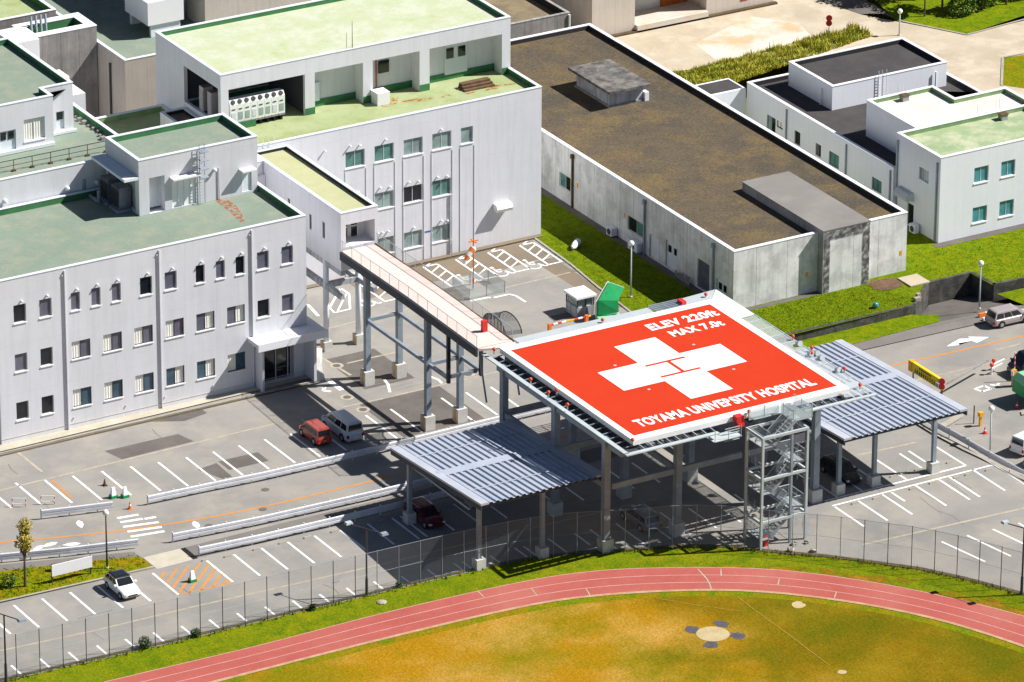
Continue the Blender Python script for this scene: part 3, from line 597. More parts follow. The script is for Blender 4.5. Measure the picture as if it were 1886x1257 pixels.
low = [(-43.38, 1.17, 'd'), (-40.98, 1.16, 'd'), (-37.99, 1.78, 'wb'), (-34.97, 1.77, 'wb'), (-31.97, 1.77, 'wb'), (-28.98, 1.77, 'bw'), (-25.99, 1.77, 'bw'), (-22.98, 1.75, 'wb')]
holes = [(a, a+b, 11.04, 12.70) for a, b, s in top[:-1]]+[(a, a+b, 6.52, 8.15) for a, b, s in mid]+[(a, a+b, 2.0, 3.66) for a, b, s in low]+[(-19.75, -16.45, .15, 3.2, .5)]
block(W1, -44.87, -15.12, YL, 24.4, 0, 15.24, 14.62, 'wall_grey', 'roof_green', front=holes)
f = FY(YL)
for a, b, s in top[:-1]: window(W1, f, a, a+b, 11.04, 12.70, s, frame='frame_light'); hood(W1, f, a+b*.62, 13.02, .11)
for a, b, s in mid: window(W1, f, a, a+b, 6.52, 8.15, s, frame='frame_dark' if len(s) > 1 else 'frame_light')
for a, b, s in low: window(W1, f, a, a+b, 2.0, 3.66, s, frame='frame_dark' if len(s) > 1 else 'frame_light')
for x in (-38.52, -29.48, -20.49):
    mb = MB(); f.box(mb, x-.04, x+.04, -.14, -.003, .12, 14.95); f.box(mb, x-.25, x-.041, -.10, -.003, 14.5, 14.6); mb.build('drain_pipe', 'wall_grey', W1)
mb = MB(); [mb.box(-44.87, -15.12, YL-.03, YL-.002, z, z+.04) for z in (.5,)]; mb.build('plinth_line', 'concrete', W1)
for x in (-38, -29.2, -33, -24.5): m_ = MB(); f.box(m_, x, x+.06, -.1, -.003, 1.0, 1.15); m_.build('wall_tap', 'frame_light', W1)
# entrance: doors, canopy, side fin
e = MB(); f.quad(e, -19.74, -16.46, .15, 3.19, .49); e.build('entrance_door', 'glass_dark', W1)
e = MB(); [f.box(e, x, x+.08, .38, .46, .15, 3.15) for x in (-19.7, -18.1, -16.9, -16.6)]; e.build('door_frame', 'frame_light', W1)
e = MB(); e.box(-21.0, -14.2, 7.72, YL-.004, 4.55, 4.9).box(-15.1, -14.2, YL, 11.4, 4.55, 4.9); e.build('canopy', 'wall_grey', W1)
e = MB(); e.box(-21.05, -14.15, 7.6, 7.715, 4.3, 5.0); e.build('canopy_fascia', 'coping_white', W1)
e = MB(); e.box(-20.3, -20.1, 8.4, 9.75, 0, 4.54).box(-15.4, -15.13, 8.0, 9.75, .15, 4.54); e.build('canopy_pier', 'wall_grey', W1)
e = MB(); e.loft([[(x, 9.9, 0), (x, 8.2, 0), (x, 9.2, 1.8), (x, 9.9, 1.8)] for x in (-15.0, -14.2)]); e.build('buttress', 'concrete', W1)
# roof tower
T1 = thing('stair_tower_house', 'grey roof tower with shutter doors, ladder and side canopy on the hospital wing roof', 'rooftop house', (-21, 21, 14.62))
yt = 18.0
block(T1, -27.1, -15.45, yt, 24.35, 14.63, 19.87, 19.3, 'wall_grey', 'roof_green', front=[(-26.1, -24.6, 14.66, 18.0, 2.4), (-23.9, -21.55, 14.75, 17.2, .15), (-17.0, -16.05, 14.85, 16.8, .15)], left=[(18.75, 24.0, 14.9, 18.0, 3)])
e = MB(); ft = FY(yt); ft.quad(e, -23.88, -21.57, 14.77, 17.18, .12); e.build('shutter', 'white_metal', T1)
e = MB(); [ft.box(e, x, x+.04, .06, .115, 14.77, 17.18) for x in (-23.3, -22.7, -22.1)]; e.build('shutter_rib', 'coping', T1)
e = MB(); ft.quad(e, -16.98, -16.07, 14.87, 16.78, .12); e.build('door', 'coping', T1)
for a0, a1, z in ((-24.1, -21.4, 17.55), (-17.3, -15.9, 16.95)): e = MB(); ft.box(e, a0, a1, -.75, -.003, z, z+.16); e.build('door_hood', 'white_metal', T1)
e = MB(); [e.tube((x, yt-.25, 14.75), (x, yt-.25, 20.3), .03) for x in (-21.3, -20.8)]
for k in range(18): e.tube((-21.3, yt-.25, 14.9+.3*k), (-20.8, yt-.25, 14.9+.3*k), .02, n=5)
for k in range(4): e.box(-21.45, -20.65, yt-.9, yt-.25, 17.3+.8*k, 17.34+.8*k)
e.build('cage_ladder', 'steel', T1)
e = MB(); e.tube((-19.3, yt-.08, 14.65), (-19.3, yt-.08, 17.7), .05); e.build('drain_pipe', 'frame_light', T1)
hood(T1, ft, -19.75, 17.55, .18)
e = MB(); e.box(-28.5, -27.14, 18.0, 24.4, 18.05, 18.3); e.build('side_canopy', 'coping', T1)
e = MB(); e.face([(-26.9, 18.7, 14.7), (-26.9, 24, 14.7), (-26.9, 24, 18), (-26.9, 18.7, 18)]); e.build('recess_wall', 'wall_old', T1)
for i in range(2):
    u = thing('cooling_unit', 'grey-green ventilation unit under the roof tower canopy, %s' % ('in front' if i == 0 else 'behind the first one'), 'ventilation unit', (-27.6, 20.2+2*i, 14.62), group='units under the tower canopy')
    MB().box(-28.3, -27.15, 19.5+2.1*i, 21.0+2.1*i, 14.9, 16.9).build('casing', 'glass_grey', u); b_ = MB(); [b_.box(-28.42, -28.31, 19.6+2.1*i, 20.9+2.1*i, 15.1+.22*k, 15.22+.22*k) for k in range(7)]; b_.build('louvre', 'steel_dark', u); MB().box(-28.5, -27.15, 19.4+2.1*i, 21.1+2.1*i, 14.63, 14.88).build('base', 'steel', u)
tag(MB().tube((-28.9, 22.3, 14.8), (-28.9, 25.0, 14.8), .16).tube((-28.9, 22.3, 14.8), (-28.9, 22.3, 15.9), .16).tube((-29.2, 24.6, 14.8), (-29.2, 24.6, 16.2), .16).build('roof_pipe', 'steel'), 'silver duct pipes bending on the roof left of the tower canopy', 'pipes')
rs = MB(); rs.face([(-19.7, 17.95, 14.628), (-18.7, 17.95, 14.628), (-18.6, 16.2, 14.628), (-19.3, 13.4, 14.628), (-19.9, 11.9, 14.628), (-20.1, 12.4, 14.628), (-19.9, 14.5, 14.628), (-19.8, 16.5, 14.628)]); rs.build('rust_stain', 'rust_wash', W1)
# ---------------------------------------------------------------- wings behind it
W2 = thing('hospital_annex', 'grey hospital annex with a railing and a penthouse on its green roof', 'building', (-40, 35, 0))
block(W2, -66, -23.5, 24.6, 52, 0, 17.78, 17.15, 'wall_grey', 'roof_green')
for x in (-36.93, -30.9, -28.0, -43): hood(W2, FY(24.6), x, 15.75, .22)
rl = thing('roof_railing', 'thin metal railing on the edge of the hospital annex roof', 'railing', (-33, 27.3, 17.15))
pm, rm_ = MB(), MB()
for k in range(9): pm.box(-40.1+1.8*k, -40.05+1.8*k, 27.2, 27.25, 17.16, 18.2).box(-40.25+1.8*k, -39.9+1.8*k, 27.1, 27.35, 17.16, 17.3)
rm_.box(-40.1, -25.6, 27.2, 27.24, 18.2, 18.26).box(-40.1, -25.6, 27.2, 27.24, 17.7, 17.74); pm.build('post', 'moss_dirt', rl); rm_.build('rail', 'steel_dark', rl)
b_ = MB(); b_.face([(-40.1, 27.22, 17.3), (-25.6, 27.22, 17.3), (-25.6, 27.22, 18.2), (-40.1, 27.22, 18.2)]); b_.build('mesh_panel', 'chain_link', rl)
random.seed(3); b_ = MB()
for k in range(14): y = 27.5+k*.85; x = -24.3+random.uniform(-.25, .2); s_ = random.uniform(.1, .22); b_.box(x-s_, x+s_, y-s_, y+s_, 17.16, 17.16+s_*1.4)
b_.build('roof_footing', 'concrete_dark', W2)
PH = thing('penthouse', 'pale grey stepped penthouse with white windows on the hospital annex roof', 'rooftop house', (-30, 35, 17.15))
pblock(PH, [(-50, 31.08), (-28.85, 31.08), (-28.85, 33.1), (-25.9, 33.1), (-25.9, 46), (-50, 46)], 17.16, 21.87, 21.3, 'wall_grey', 'roof_green', holes={0: (FY(31.08), -50, -28.85, [(-31.75, -29.7, 18.0, 20.05), (-34.15, -32.55, 17.5, 19.37), (-37.6, -35.6, 18.0, 20.05)]), 2: (FY(33.1), -28.85, -25.9, [(-27.6, -26.8, 17.6, 19.3)])})
fp = FY(31.08); window(PH, fp, -31.75, -29.7, 18.0, 20.05, 'ww'); window(PH, fp, -37.6, -35.6, 18.0, 20.05, 'ww')
e = MB(); fp.quad(e, -34.13, -32.57, 17.52, 19.35, .15); e.build('door', 'coping', PH); e = MB(); fp.box(e, -34.0, -33.45, .1, .14, 18.5, 19.2); fp.box(e, -33.25, -32.7, .1, .14, 18.5, 19.2); e.build('door_light', 'glass_dark', PH)
e = MB(); fp.box(e, -50, -28.85, -.25, -.003, 17.2, 17.5); e.build('ledge', 'coping', PH)
fp = FY(33.1); e = MB(); fp.quad(e, -27.58, -26.82, 17.62, 19.28, .15); e.build('door', 'coping', PH); e = MB(); fp.box(e, -27.5, -26.9, .1, .14, 18.5, 19.2); e.build('door_light', 'glass_dark', PH)
e = MB(); fp.box(e, -28.4, -25.7, -.25, -.003, 17.2, 17.45); e.build('ledge', 'coping', PH)
W3 = thing('low_annex', 'low annex with a lime green roof between the hospital annex and the clinic block', 'building', (-17, 40, 0))
block(W3, -23.3, -11.25, 24.5, 44.6, 0, 13.0, 12.4, 'wall_grey', 'roof_lime_low', um='upstand_mint')
block(W3, -13.8, -11.3, 24.9, 40, 12.42, 14.3, 13.9, 'wall_grey', 'roof_tan', um='upstand_dark')
W4 = thing('tan_block', 'tan concrete block with a grey green roof and white coping behind the annex', 'building', (-4, 62, 0))
block(W4, -10.3, 10, 54, 80, 0, 14.0, 13.6, 'concrete_tan', 'roof_green', um='upstand_dark')
e = MB(); e.tube((-10.45, 56.9, 0), (-10.45, 56.9, 12.8), .1); e.build('drain_pipe', 'frame_dark', W4)
block(W4, .5, 24, 58.5, 80, 13.62, 24, 23.5, 'concrete_tan', 'roof_tan')
e = MB(); e.tube((.3, 62.4, 13.7), (.3, 62.4, 18.5), .3).tube((.3, 63.6, 15.2), (.3, 63.6, 19.5), .3).tube((.3, 63.6, 15.2), (-.8, 63.6, 13.7), .3); e.build('duct', 'steel', W4, smooth=True)
ac = thing('air_handler', 'white box shaped air handler with dark grille standing on the tan block roof', 'ventilation unit', (-3.4, 60.5, 13.6))
MB().box(-5.4, -1.6, 58.8, 63.6, 14.9, 17.2).build('casing', 'white_metal', ac); MB().box(-5.0, -1.9, 59.0, 59.3, 13.62, 14.88).box(-5.0, -1.9, 63, 63.4, 13.62, 14.88).build('leg', 'coping', ac); MB().box(-4.2, -2.9, 60, 62, 17.22, 17.28).build('grille', 'frame_dark', ac)
W5 = thing('old_wing', 'weathered dark concrete wing with thick white parapets at the top left', 'building', (-18, 66, 0))
block(W5, -17.3, -10.4, 59.6, 63.5, 0, 15.7, 14.6, 'concrete_dark', 'roof_green', cm='coping_white', t=.9)
block(W5, -40, -17.4, 59, 90, 0, 10.5, 10, 'concrete_grey', 'concrete_grey')
block(W5, -17.2, -11, 67, 74, 0, 15.0, 14.2, 'concrete_dark', 'roof_lime_low', cm='coping_white')
block(W5, -17, 3, 80.5, 110, 0, 17.5, 17, 'concrete_dark', 'concrete_grey')
block(W5, -22.5, -17.5, 70, 110, 0, 17.5, 17, 'concrete_grey', 'concrete_grey')
b_ = MB(); b_.box(-19.6, -16.9, 58.5, 62.4, 10.6, 15.9); b_.build('duct_hood', 'white_metal', W5)
b_ = MB(); b_.box(-16.9, -15.4, 55.4, 57.5, 0, 12.9).box(-16.6, -15.2, 52.5, 55.3, 0, 12.2); b_.build('stair_enclosure', 'wall_white', W5)
b_ = MB(); [b_.tube((-16.2+.5*k, 61.5, 14.7), (-15.8+.5*k, 62.5, 16.6), .12) for k in range(4)]; b_.build('pipe_rack', 'steel', W5)
# ---------------------------------------------------------------- clinic block (green roofs)
G1 = thing('clinic_block', 'tall pale grey clinic block with lime green roof, open roof bays and five window columns', 'building', (5, 36, 0))
YG = 27.33; fg = FY(YG)
gt = [(-1.53, 2.0, 'tt'), (1.48, 2.0, 'tt'), (4.5, 2.0, 'pp'), (7.5, 2.0, 'pp'), (10.51, 1.28, 'p')]
gm = [(1.46, 2.0, 'pp'), (4.45, 2.0, 'dd'), (7.46, 2.0, 'tt'), (-1.53, 2.0, 'dp')]
gl = [(1.46, 2.0, 'pp'), (4.43, 2.0, 'pp'), (7.46, 2.0, 'pp')]
block(G1, -11.12, 19.08, YG, 40.6, 0, 14.72, 14.1, 'wall_grey', 'roof_lime_low',
      front=[(a, a+b, 10.68, 12.27) for a, b, s in gt]+[(a, a+b, 6.03, 7.63) for a, b, s in gm]+[(a, a+b, 1.52, 3.12) for a, b, s in gl])
for a, b, s in gt: window(G1, fg, a, a+b, 10.68, 12.27, s)
for a, b, s in gm: window(G1, fg, a, a+b, 6.03, 7.63, s)
for a, b, s in gl: window(G1, fg, a, a+b, 1.52, 3.12, s)
for x, z in ((-1.1, 12.85), (-.1, 12.75), (2.6, 12.75), (8.4, 12.6), (2.0, 8.15), (3.0, 8.05), (5.0, 8.1), (6.0, 8.0), (8.0, 8.0), (9.0, 7.9), (1.7, 3.75), (2.2, 3.7), (2.8, 3.7), (5.5, 3.5), (8.4, 3.6), (9.0, 3.5), (-3.7, 12.9), (-.3, 8.2)): hood(G1, fg, x, z, .1)
e = MB()
for x in (-1.6, .55, 1.4, 3.56, 4.42, 6.57, 7.4, 9.57, 10.4, 11.9):
    for z0, z1 in ((.15, 10.4),): fg.box(e, x, x+.06, -.05, -.002, z0, z1)
e.build('pilaster_line', 'wall_grey', G1)
e = MB(); fg.box(e, 9.3, 9.42, -.14, -.002, .2, 6); e.build('drain_pipe', 'wall_old', G1)
e = MB(); e.loft([[(x, YG-.003, 3.55), (x, YG-.75, 3.45), (x, YG-.85, 3.75), (x, YG-.6, 4.1), (x, YG-.003, 4.15)] for x in (13.95, 15.6)]); e.build('exhaust_hood', 'white_metal', G1)
e = MB(); fg.box(e, 6.7, 7.3, -.02, -.003, 2.7, 2.85); e.build('small_sign', 'blue_sign', G1)
for x, z in ((-3.6, 7.0), (-4.3, 7.4)): e = MB(); fg.box(e, x-.25, x+.2, -.01, -.003, z-.5, z+.5); e.build('slot_window', 'glass_dark', G1)
e = MB(); e.face([(4.6, 33.0, 14.108), (7.2, 33.0, 14.108), (6.2, 31.6, 14.108), (4.6, 31.2, 14.108)])
for x, y in ((7.6, 31.6), (9, 31.2), (11, 30.9), (13.2, 30.6), (15.6, 30.4), (16.2, 30.9), (17.6, 30.6)): disc(e, x, y, .5, 14.108, 9, .4, 1.6, .5)
e.build('rust_stain', 'rust_wash', G1)
bays_g = [(-10.35, -2.51, 14.05, 18.1, .35), (-1.5, 3.52, 14.05, 18.08, 1.5), (4.53, 9.45, 14.05, 18.1, 1.5), (10.5, 18.2, 14.05, 18.12, 1.5)]
block(G1, -11.15, 19.11, 33.1, 45.9, 12, 19.69, 19.2, 'wall_grey', 'roof_lime', front=bays_g, left=[(33.6, 40.3, 14.3, 18.2, .35)])
f2 = FY(33.1)
e = MB()
for b0, b1, z0, z1, d in bays_g[1:]: f2.quad(e, b0, b1, z0, z1, d)
e.build('bay_wall', 'wall_grey', G1)
e = MB(); e.face([(-11.0, 40.65, 14.1), (-2.4, 40.65, 14.1), (-2.4, 40.65, 18.6), (-11.0, 40.65, 18.6)]).face([(-2.4, 33.4, 14.1), (-2.4, 40.65, 14.1), (-2.4, 40.65, 18.6), (-2.4, 33.4, 18.6)]).face([(-11.0, 33.4, 18.6), (-2.4, 33.4, 18.6), (-2.4, 40.65, 18.6), (-11.0, 40.65, 18.6)]); e.build('shade_dark_lining', 'frame_dark', G1)  # near-black walls and ceiling: the deep bay's shade is put into their colour
e = MB()
for b0, b1, z0, z1, d in bays_g[1:]: f2.box(e, b0+.003, b1-.003, d-.1, d-.004, 14.11, 14.75)
for a0, a1 in ((-2.5, -1.51), (3.53, 4.52), (9.46, 10.49), (18.21, 19.0), (-11.1, -7.62)): f2.box(e, a0, a1, -.06, -.003, 14.12, 14.75)
e.build('waterproof_kick', 'upstand_green', G1)
e = MB(); f2.box(e, 5.9, 7.0, 1.36, 1.45, 16.1, 17.3); f2.box(e, 13.05, 13.8, 1.30, 1.36, 16.2, 17.2); f2.box(e, 14.3, 15.05, 1.30, 1.36, 16.2, 17.2); e.build('small_window', 'glass_dark', G1)
e = MB(); f2.box(e, 12.9, 15.3, 1.38, 1.46, 14.6, 17.5); e.build('door', 'coping', G1); e = MB(); f2.box(e, -1.3, -.3, 1.3, 1.45, 14.7, 16.5); e.build('wall_panel', 'coping', G1)
e = MB(); f2.box(e, 4.3, 5.6, -1.3, -.003, 14.12, 15.3); e.build('roof_cupboard', 'white_metal', G1)
e = MB(); f2.box(e, 5.6, 5.68, 1.3, 1.44, 14.4, 18.0); f2.box(e, 10.9, 11.0, 1.3, 1.44, 14.8, 17); e.build('drain_pipe', 'rust', G1)
e = MB(); [e.box(13.0+.05*k, 16.2-.05*k, 30.9+.35*k, 32.2, 14.11+.18*k, 14.27+.18*k) for k in range(3)]; tag(e.build('timber_steps', 'soil'), 'dark brown timber steps at the roof door of the clinic block', 'steps')
random.seed(5)
for i in range(8):
    x = -10.1+.7*i
    u = thing('condenser_unit', 'white condenser unit in the dark roof bay, '+['leftmost of the row', 'second from the left', 'third from the left', 'fourth from the left', 'fourth from the right', 'third from the right', 'second from the right', 'rightmost of the row'][i], 'air conditioner', (x+.35, 33.6, 14.1), group='condenser row in the roof bay')
    c_ = MB(); c_.loft([[(xx, 33.25, 14.75), (xx, 34.2, 14.75), (xx, 34.2, 16.85), (xx, 33.55, 16.85), (xx, 33.25, 16.45)] for xx in (x, x+.68)]); c_.build('casing', 'car_white', u)
    c_ = MB(); c_.tube((x+.34, 33.40, 16.66), (x+.34, 33.36, 16.71), .22, n=12); c_.build('fan', 'black', u)
    c_ = MB(); c_.box(x+.12, x+.56, 33.22, 33.245, 15.0, 15.7); c_.build('grille', 'glass_pale' if i % 3 else 'frame_light', u); c_ = MB(); c_.box(x+.14, x+.5, 33.22, 33.245, 15.95, 16.05); c_.build('name_strip', 'frame_dark', u)
    MB().box(x+.02, x+.66, 33.2, 34.2, 14.58, 14.74).build('base_rail', 'concrete_dark', u); MB().box(x+.24, x+.46, 33.3, 34.1, 14.12, 14.575).build('foot', 'black', u)
for i in range(2):
    y = 36+1.6*i; u = thing('condenser_unit', 'white condenser inside the side opening of the clinic block, %s' % ('nearer the corner' if i == 0 else 'further from the corner'), 'air conditioner', (-10.2, y, 14.3), group='condensers in the side opening')
    MB().box(-10.8, -9.8, y-.4, y+.4, 14.7, 17.0).build('casing', 'car_champagne', u); c_ = MB(); [c_.box(-10.86, -10.81, y-.3, y+.3, 14.9+.17*k, 14.97+.17*k) for k in range(10)]; c_.build('grille', 'frame_light', u); MB().box(-10.8, -9.8, y-.4, y+.4, 14.32, 14.68).build('foot', 'black', u)
an = thing('roof_antenna', 'thin lightning rods on the front parapet of the clinic block upper roof', 'antenna', (2, 33.2, 19.7)); MB().tube((2.5, 33.25, 19.7), (2.5, 33.25, 22.3), .04, .02).build('mast', 'moss_dirt', an); MB().tube((1.9, 33.25, 19.7), (1.9, 33.25, 21.3), .03, .02).build('rod', 'steel', an)
e = MB(); fg.box(e, -10.8, -8.2, -.35, -.003, 13.6, 13.85); [e.tube((-10.6+.55*k, YG-.2, 12.4), (-10.6+.55*k, YG-.2, 15.3), .035) for k in range(4)]; e.build('roof_ladder', 'white_metal', G1)
# ---------------------------------------------------------------- link corridor on stilts
LK = thing('link_corridor', 'grey raised corridor with yellow green roof leading from the clinic block to the ramp', 'link building', (-9.3, 18, 0))
block(LK, -11.2, -7.5, 10.6, 27.25, 8.8, 14.3, 13.95, 'wall_grey', 'roof_yellow', um='upstand_dark', front=[(-10.7, -7.8, 11.0, 13.1, 1.9)], left=[(16.0, 16.4, 10.75, 12.2), (13.55, 14.0, 10.8, 12.35), (20, 20.4, 10.8, 12.3)])
fl = FX(-11.2)
for a in (16.0, 13.55, 20.0): window(LK, fl, a, a+.42, 10.76, 12.25, 'd', sill=False, frame='frame_dark')
e = MB(); FY(10.6).quad(e, -10.69, -7.81, 11.0, 13.1, 1.89); e.build('end_wall', 'wall_grey', LK)
e = MB(); FY(10.6).box(e, -10.5, -9.6, 1.8, 1.88, 11.05, 12.9); FY(10.6).box(e, -9.3, -8.6, 1.8, 1.88, 11.05, 12.9); e.build('door_glass', 'glass_dark', LK)
e = MB(); [FY(10.6).box(e, x, x+.1, 1.74, 1.80, 11.03, 12.95) for x in (-10.55, -9.55, -9.35, -8.6)]; FY(10.6).box(e, -10.55, -8.5, 1.74, 1.80, 12.0, 12.1); e.build('door_frame', 'curtain', LK)
for y in (13.8, 24.5):
    for x in (-11.0, -7.75):
        e = MB(); e.tube((x, y, 0), (x, y, 8.8), .26, n=12); e.build('column', 'coping', LK, smooth=True)
        e = MB(); e.box(x-.4, x+.4, y-.4, y+.4, 0, .9); e.build('column_base', 'concrete', LK)
        e = MB(); e.box(x-.43, x+.43, y-.1, y+.1, .05, .88); e.build('hazard_strip', 'orange_yellow', LK)
e = MB()
for x in (-11.0, -7.75): e.box(x-.2, x+.2, 10.7, 27.2, 6.0, 6.5).box(x-.2, x+.2, 10.7, 27.2, 8.3, 8.78)
for y in (13.8, 24.5): e.box(-10.75, -8.0, y-.2, y+.2, 6.0, 6.5)
e.build('floor_beam', 'wall_old', LK)
# ---------------------------------------------------------------- brown roofed building
B1 = thing('brown_roof_building', 'long low concrete building with a brown moss stained flat roof and white parapet', 'building', (34, 30, 0))
fb = FX(25.0)
LH = [(31.9, 33.95, 1.32, 2.78), (18.63, 21.6, 1.35, 2.8), (16.05, 17.75, .12, 2.3), (12.95, 14.9, .2, 2.8), (7.35, 9.4, .12, 2.95), (4.4, 6.2, .12, 2.2)]
block(B1, 25.0, 43.72, 3.3, 59.6, 0, 5.8, 5.3, 'concrete_wall', 'roof_brown', um='upstand_dark', cm='coping_white', left=LH, t=.35)
window(B1, fb, 31.9, 33.95, 1.32, 2.78, 'dt', sill=False); window(B1, fb, 18.63, 21.6, 1.35, 2.8, 'td', sill=False)
for a0, a1, z1 in ((16.05, 17.75, 2.3), (12.95, 14.9, 2.8), (7.35, 9.4, 2.95), (4.4, 6.2, 2.2)): e = MB(); fb.quad(e, a0+.01, a1-.01, .13, z1-.01, .15); e.build('door', 'coping' if a0 != 7.35 else 'glass_grey', B1)
e = MB(); [fb.box(e, a, a+.5, .1, .14, z, z+.65) for a, z in ((13.1, 1.7), (14.1, 1.7), (4.6, 1.2), (5.4, 1.2))]; e.build('door_light', 'glass_dark', B1)
for y in (31.4, 18.5, 6.6): e = MB(); fb.box(e, y-.09, y+.09, -.2, -.003, 0, 5.3); fb.box(e, y-.18, y+.18, -.28, -.003, 5.0, 5.4); e.build('drain_pipe', 'steel' if y < 30 else 'moss_dirt', B1)
e = MB(); e.box(34.02, 39.08, 2.45, 16.15, 0, 6.15); ex = e.build('concrete_bay', 'concrete_wall', B1)
e = MB(); e.box(33.98, 39.12, 2.41, 16.19, 6.152, 6.22); e.build('bay_roof', 'bay_slab', B1)
e = MB(); e.box(34.1, 34.75, 2.405, 2.445, .1, 6.1).box(38.3, 39.05, 2.405, 2.445, .1, 6.1).box(34.75, 38.3, 2.405, 2.445, 5.2, 6.1); e.build('damp_stain', 'damp', B1)
e = MB(); [e.box(x, x+.25, 3.27, 3.297, 1.7, 2.1) for x in (32.75, 43.0)]; [e.box(24.97, 24.997, y, y+.25, 2.3, 2.75) for y in (30.5, 22.0)]; e.build('wall_light', 'orange_yellow', B1)
VH = thing('roof_ventilator', 'squat roof ventilator with a lichen stained slab lid on the brown roof', 'ventilator', (36.2, 43.3, 5.3))
e = MB(); e.box(34.3, 38.0, 40.2, 46.4, 5.31, 6.95); e.build('housing', 'wall_old', VH); e = MB(); e.box(34.15, 38.15, 40.05, 46.55, 5.305, 5.5); e.build('kerb', 'concrete_dark', VH)
e = MB(); e.box(33.75, 38.45, 39.45, 47.1, 6.95, 7.2); e.build('lid', 'slab_stain', VH); e = MB(); e.box(38.05, 38.5, 39.9, 40.6, 5.32, 6.2); e.build('side_box', 'wall_white', VH)
for nm, lb, y, w_, h in (('outdoor_unit', 'small grey air conditioner outdoor unit by the long wall of the brown roofed building', 23.75, .9, .8), ('outdoor_unit', 'wide air conditioner outdoor unit below the middle window of the brown roofed building', 19.6, 1.6, .9)):
    u = thing(nm, lb, 'air conditioner', (24.6, y, 0)); MB().box(24.3, 24.9, y-w_/2, y+w_/2, .1, h+.1).build('casing', 'wall_white', u); MB().tube((24.29, y, .5), (24.25, y, .5), .3, n=12).build('fan', 'frame_dark', u)
e = MB(); random.seed(2)
for k in range(9): y = 10.2+.28*k; e.tube((24.6, y, .05), (24.6, y, random.uniform(.4, .9)), .1)
tag(e.build('gas_bottles', 'car_champagne'), 'cluster of small pale bottles standing against the long concrete wall', 'gas bottles')
# ---------------------------------------------------------------- white building on the right
R1 = thing('white_building', 'two storey white clad building with mint roof and four blue windows at the right edge', 'building', (58, 12, 0))
RF = [(53.7, 55.3, 5.2, 6.75), (56.73, 58.3, 5.2, 6.75), (53.68, 55.3, 1.2, 2.76), (56.7, 58.32, 1.2, 2.76), (59.8, 61.4, 1.2, 2.76), (59.8, 61.4, 5.2, 6.75)]
block(R1, 49.9, 64.5, 7.16, 14.4, 0, 8.57, 8.1, 'wall_white', 'roof_mint', um='upstand_mint', cm='coping_white', front=RF, left=[(9.05, 10.66, 5.28, 6.5), (11.3, 12.35, .15, 2.3)])
for h in RF: window(R1, FY(7.16), *h[:4], 'cc')
window(R1, FX(49.9), 9.05, 10.66, 5.28, 6.5, 'pg', sill=False); e = MB(); FX(49.9).quad(e, 11.31, 12.34, .16, 2.29, .12); e.build('door', 'glass_dark', R1)
e = MB(); e.loft([[(49.9-.003, y, 2.75), (49.1, y, 2.8), (49.0, y, 3.15), (49.4, y, 3.5), (49.897, y, 3.55)] for y in (11.3, 13.5)]); e.build('door_hood', 'steel_light', R1)
for y, z1 in ((7.6, 7.9), (14.15, 7.9)): e = MB(); FX(49.9).box(e, y-.08, y+.08, -.18, -.003, .1, z1); e.build('drain_pipe', 'steel', R1)
u = thing('outdoor_unit', 'air conditioner outdoor unit beside the hooded door of the white building', 'air conditioner', (49.4, 10.3, 0)); MB().box(49.1, 49.6, 9.9, 10.8, .1, .9).build('casing', 'wall_white', u); MB().tube((49.09, 10.3, .5), (49.05, 10.3, .5), .3, n=12).build('fan', 'frame_dark', u)
pblock(R1, [(52.6, 14.45), (65.9, 14.45), (65.9, 19.85), (60.1, 19.85), (60.1, 23.6), (52.6, 23.6)], 0, 8.2, 7.75, 'wall_white', 'roof_white', um='upstand_mint', cm='coping_white')
for nm, x, y, z in (('roof_vent', 56.2, 22.6, 7.75), ('roof_vent', 61.0, 13.2, 8.1)):
    v = thing(nm, 'small dark roof vent box on the %s' % ('white flat roof' if y > 20 else 'mint green roof'), 'vent', (x, y, z)); MB().box(x-.35, x+.35, y-.3, y+.3, z+.005, z+.55).build('box', 'concrete_grey', v); MB().box(x-.42, x+.42, y-.37, y+.37, z+.55, z+.62).build('cap', 'moss_dirt', v)
b_ = MB(); [b_.tube((x, 14.4, 7.4), (x, 14.4, 9.7), .025) for x in (61.0, 61.4)]; b_.tube((59.3, 15, 7.8), (59.3, 15, 9.2), .03); [b_.tube((x, 23.75, 5), (x, 23.75, 8.9), .03) for x in (56.3, 56.8)]; b_.build('roof_ladder', 'white_metal', R1)
R2 = thing('low_clinic', 'single storey white building with charcoal roof behind the white two storey one', 'building', (57, 30, 0))
fr = FX(49.75)
RW = [(23.8, 25.5, 1.55, 2.94, 'tt'), (26.9, 27.85, 1.68, 2.92, 'dg'), (30.53, 31.55, 1.6, 2.96, 'dd'), (16.5, 18.15, 1.63, 2.88, 'tt'), (34.9, 36.45, 1.0, 2.9, 'dp'), (33.6, 34.7, 2.2, 2.9, 'ww')]
block(R2, 49.75, 68, 14.6, 40.1, 0, 5.0, 4.5, 'wall_white', 'roof_charcoal', um='upstand_dark', cm='coping_white', left=[q[:4] for q in RW])
for q in RW: window(R2, fr, *q, sill=False, frame='frame_dark')
for y in (32.9, 22.5, 15.0): e = MB(); fr.box(e, y-.07, y+.07, -.16, -.003, .1, 4.6); e.build('drain_pipe', 'steel', R2)
e = MB(); e.box(45.6, 49.7, 40.2, 43.4, 0, 4.3); e.build('side_porch', 'wall_white', R2); e = MB(); e.box(45.9, 49.5, 40.5, 43.1, 4.302, 4.32); e.build('porch_roof', 'roof_charcoal', R2)
R3 = thing('roof_block', 'flat white edged rooftop block with a charcoal top on the low white building', 'rooftop house', (60, 34.5, 4.5))
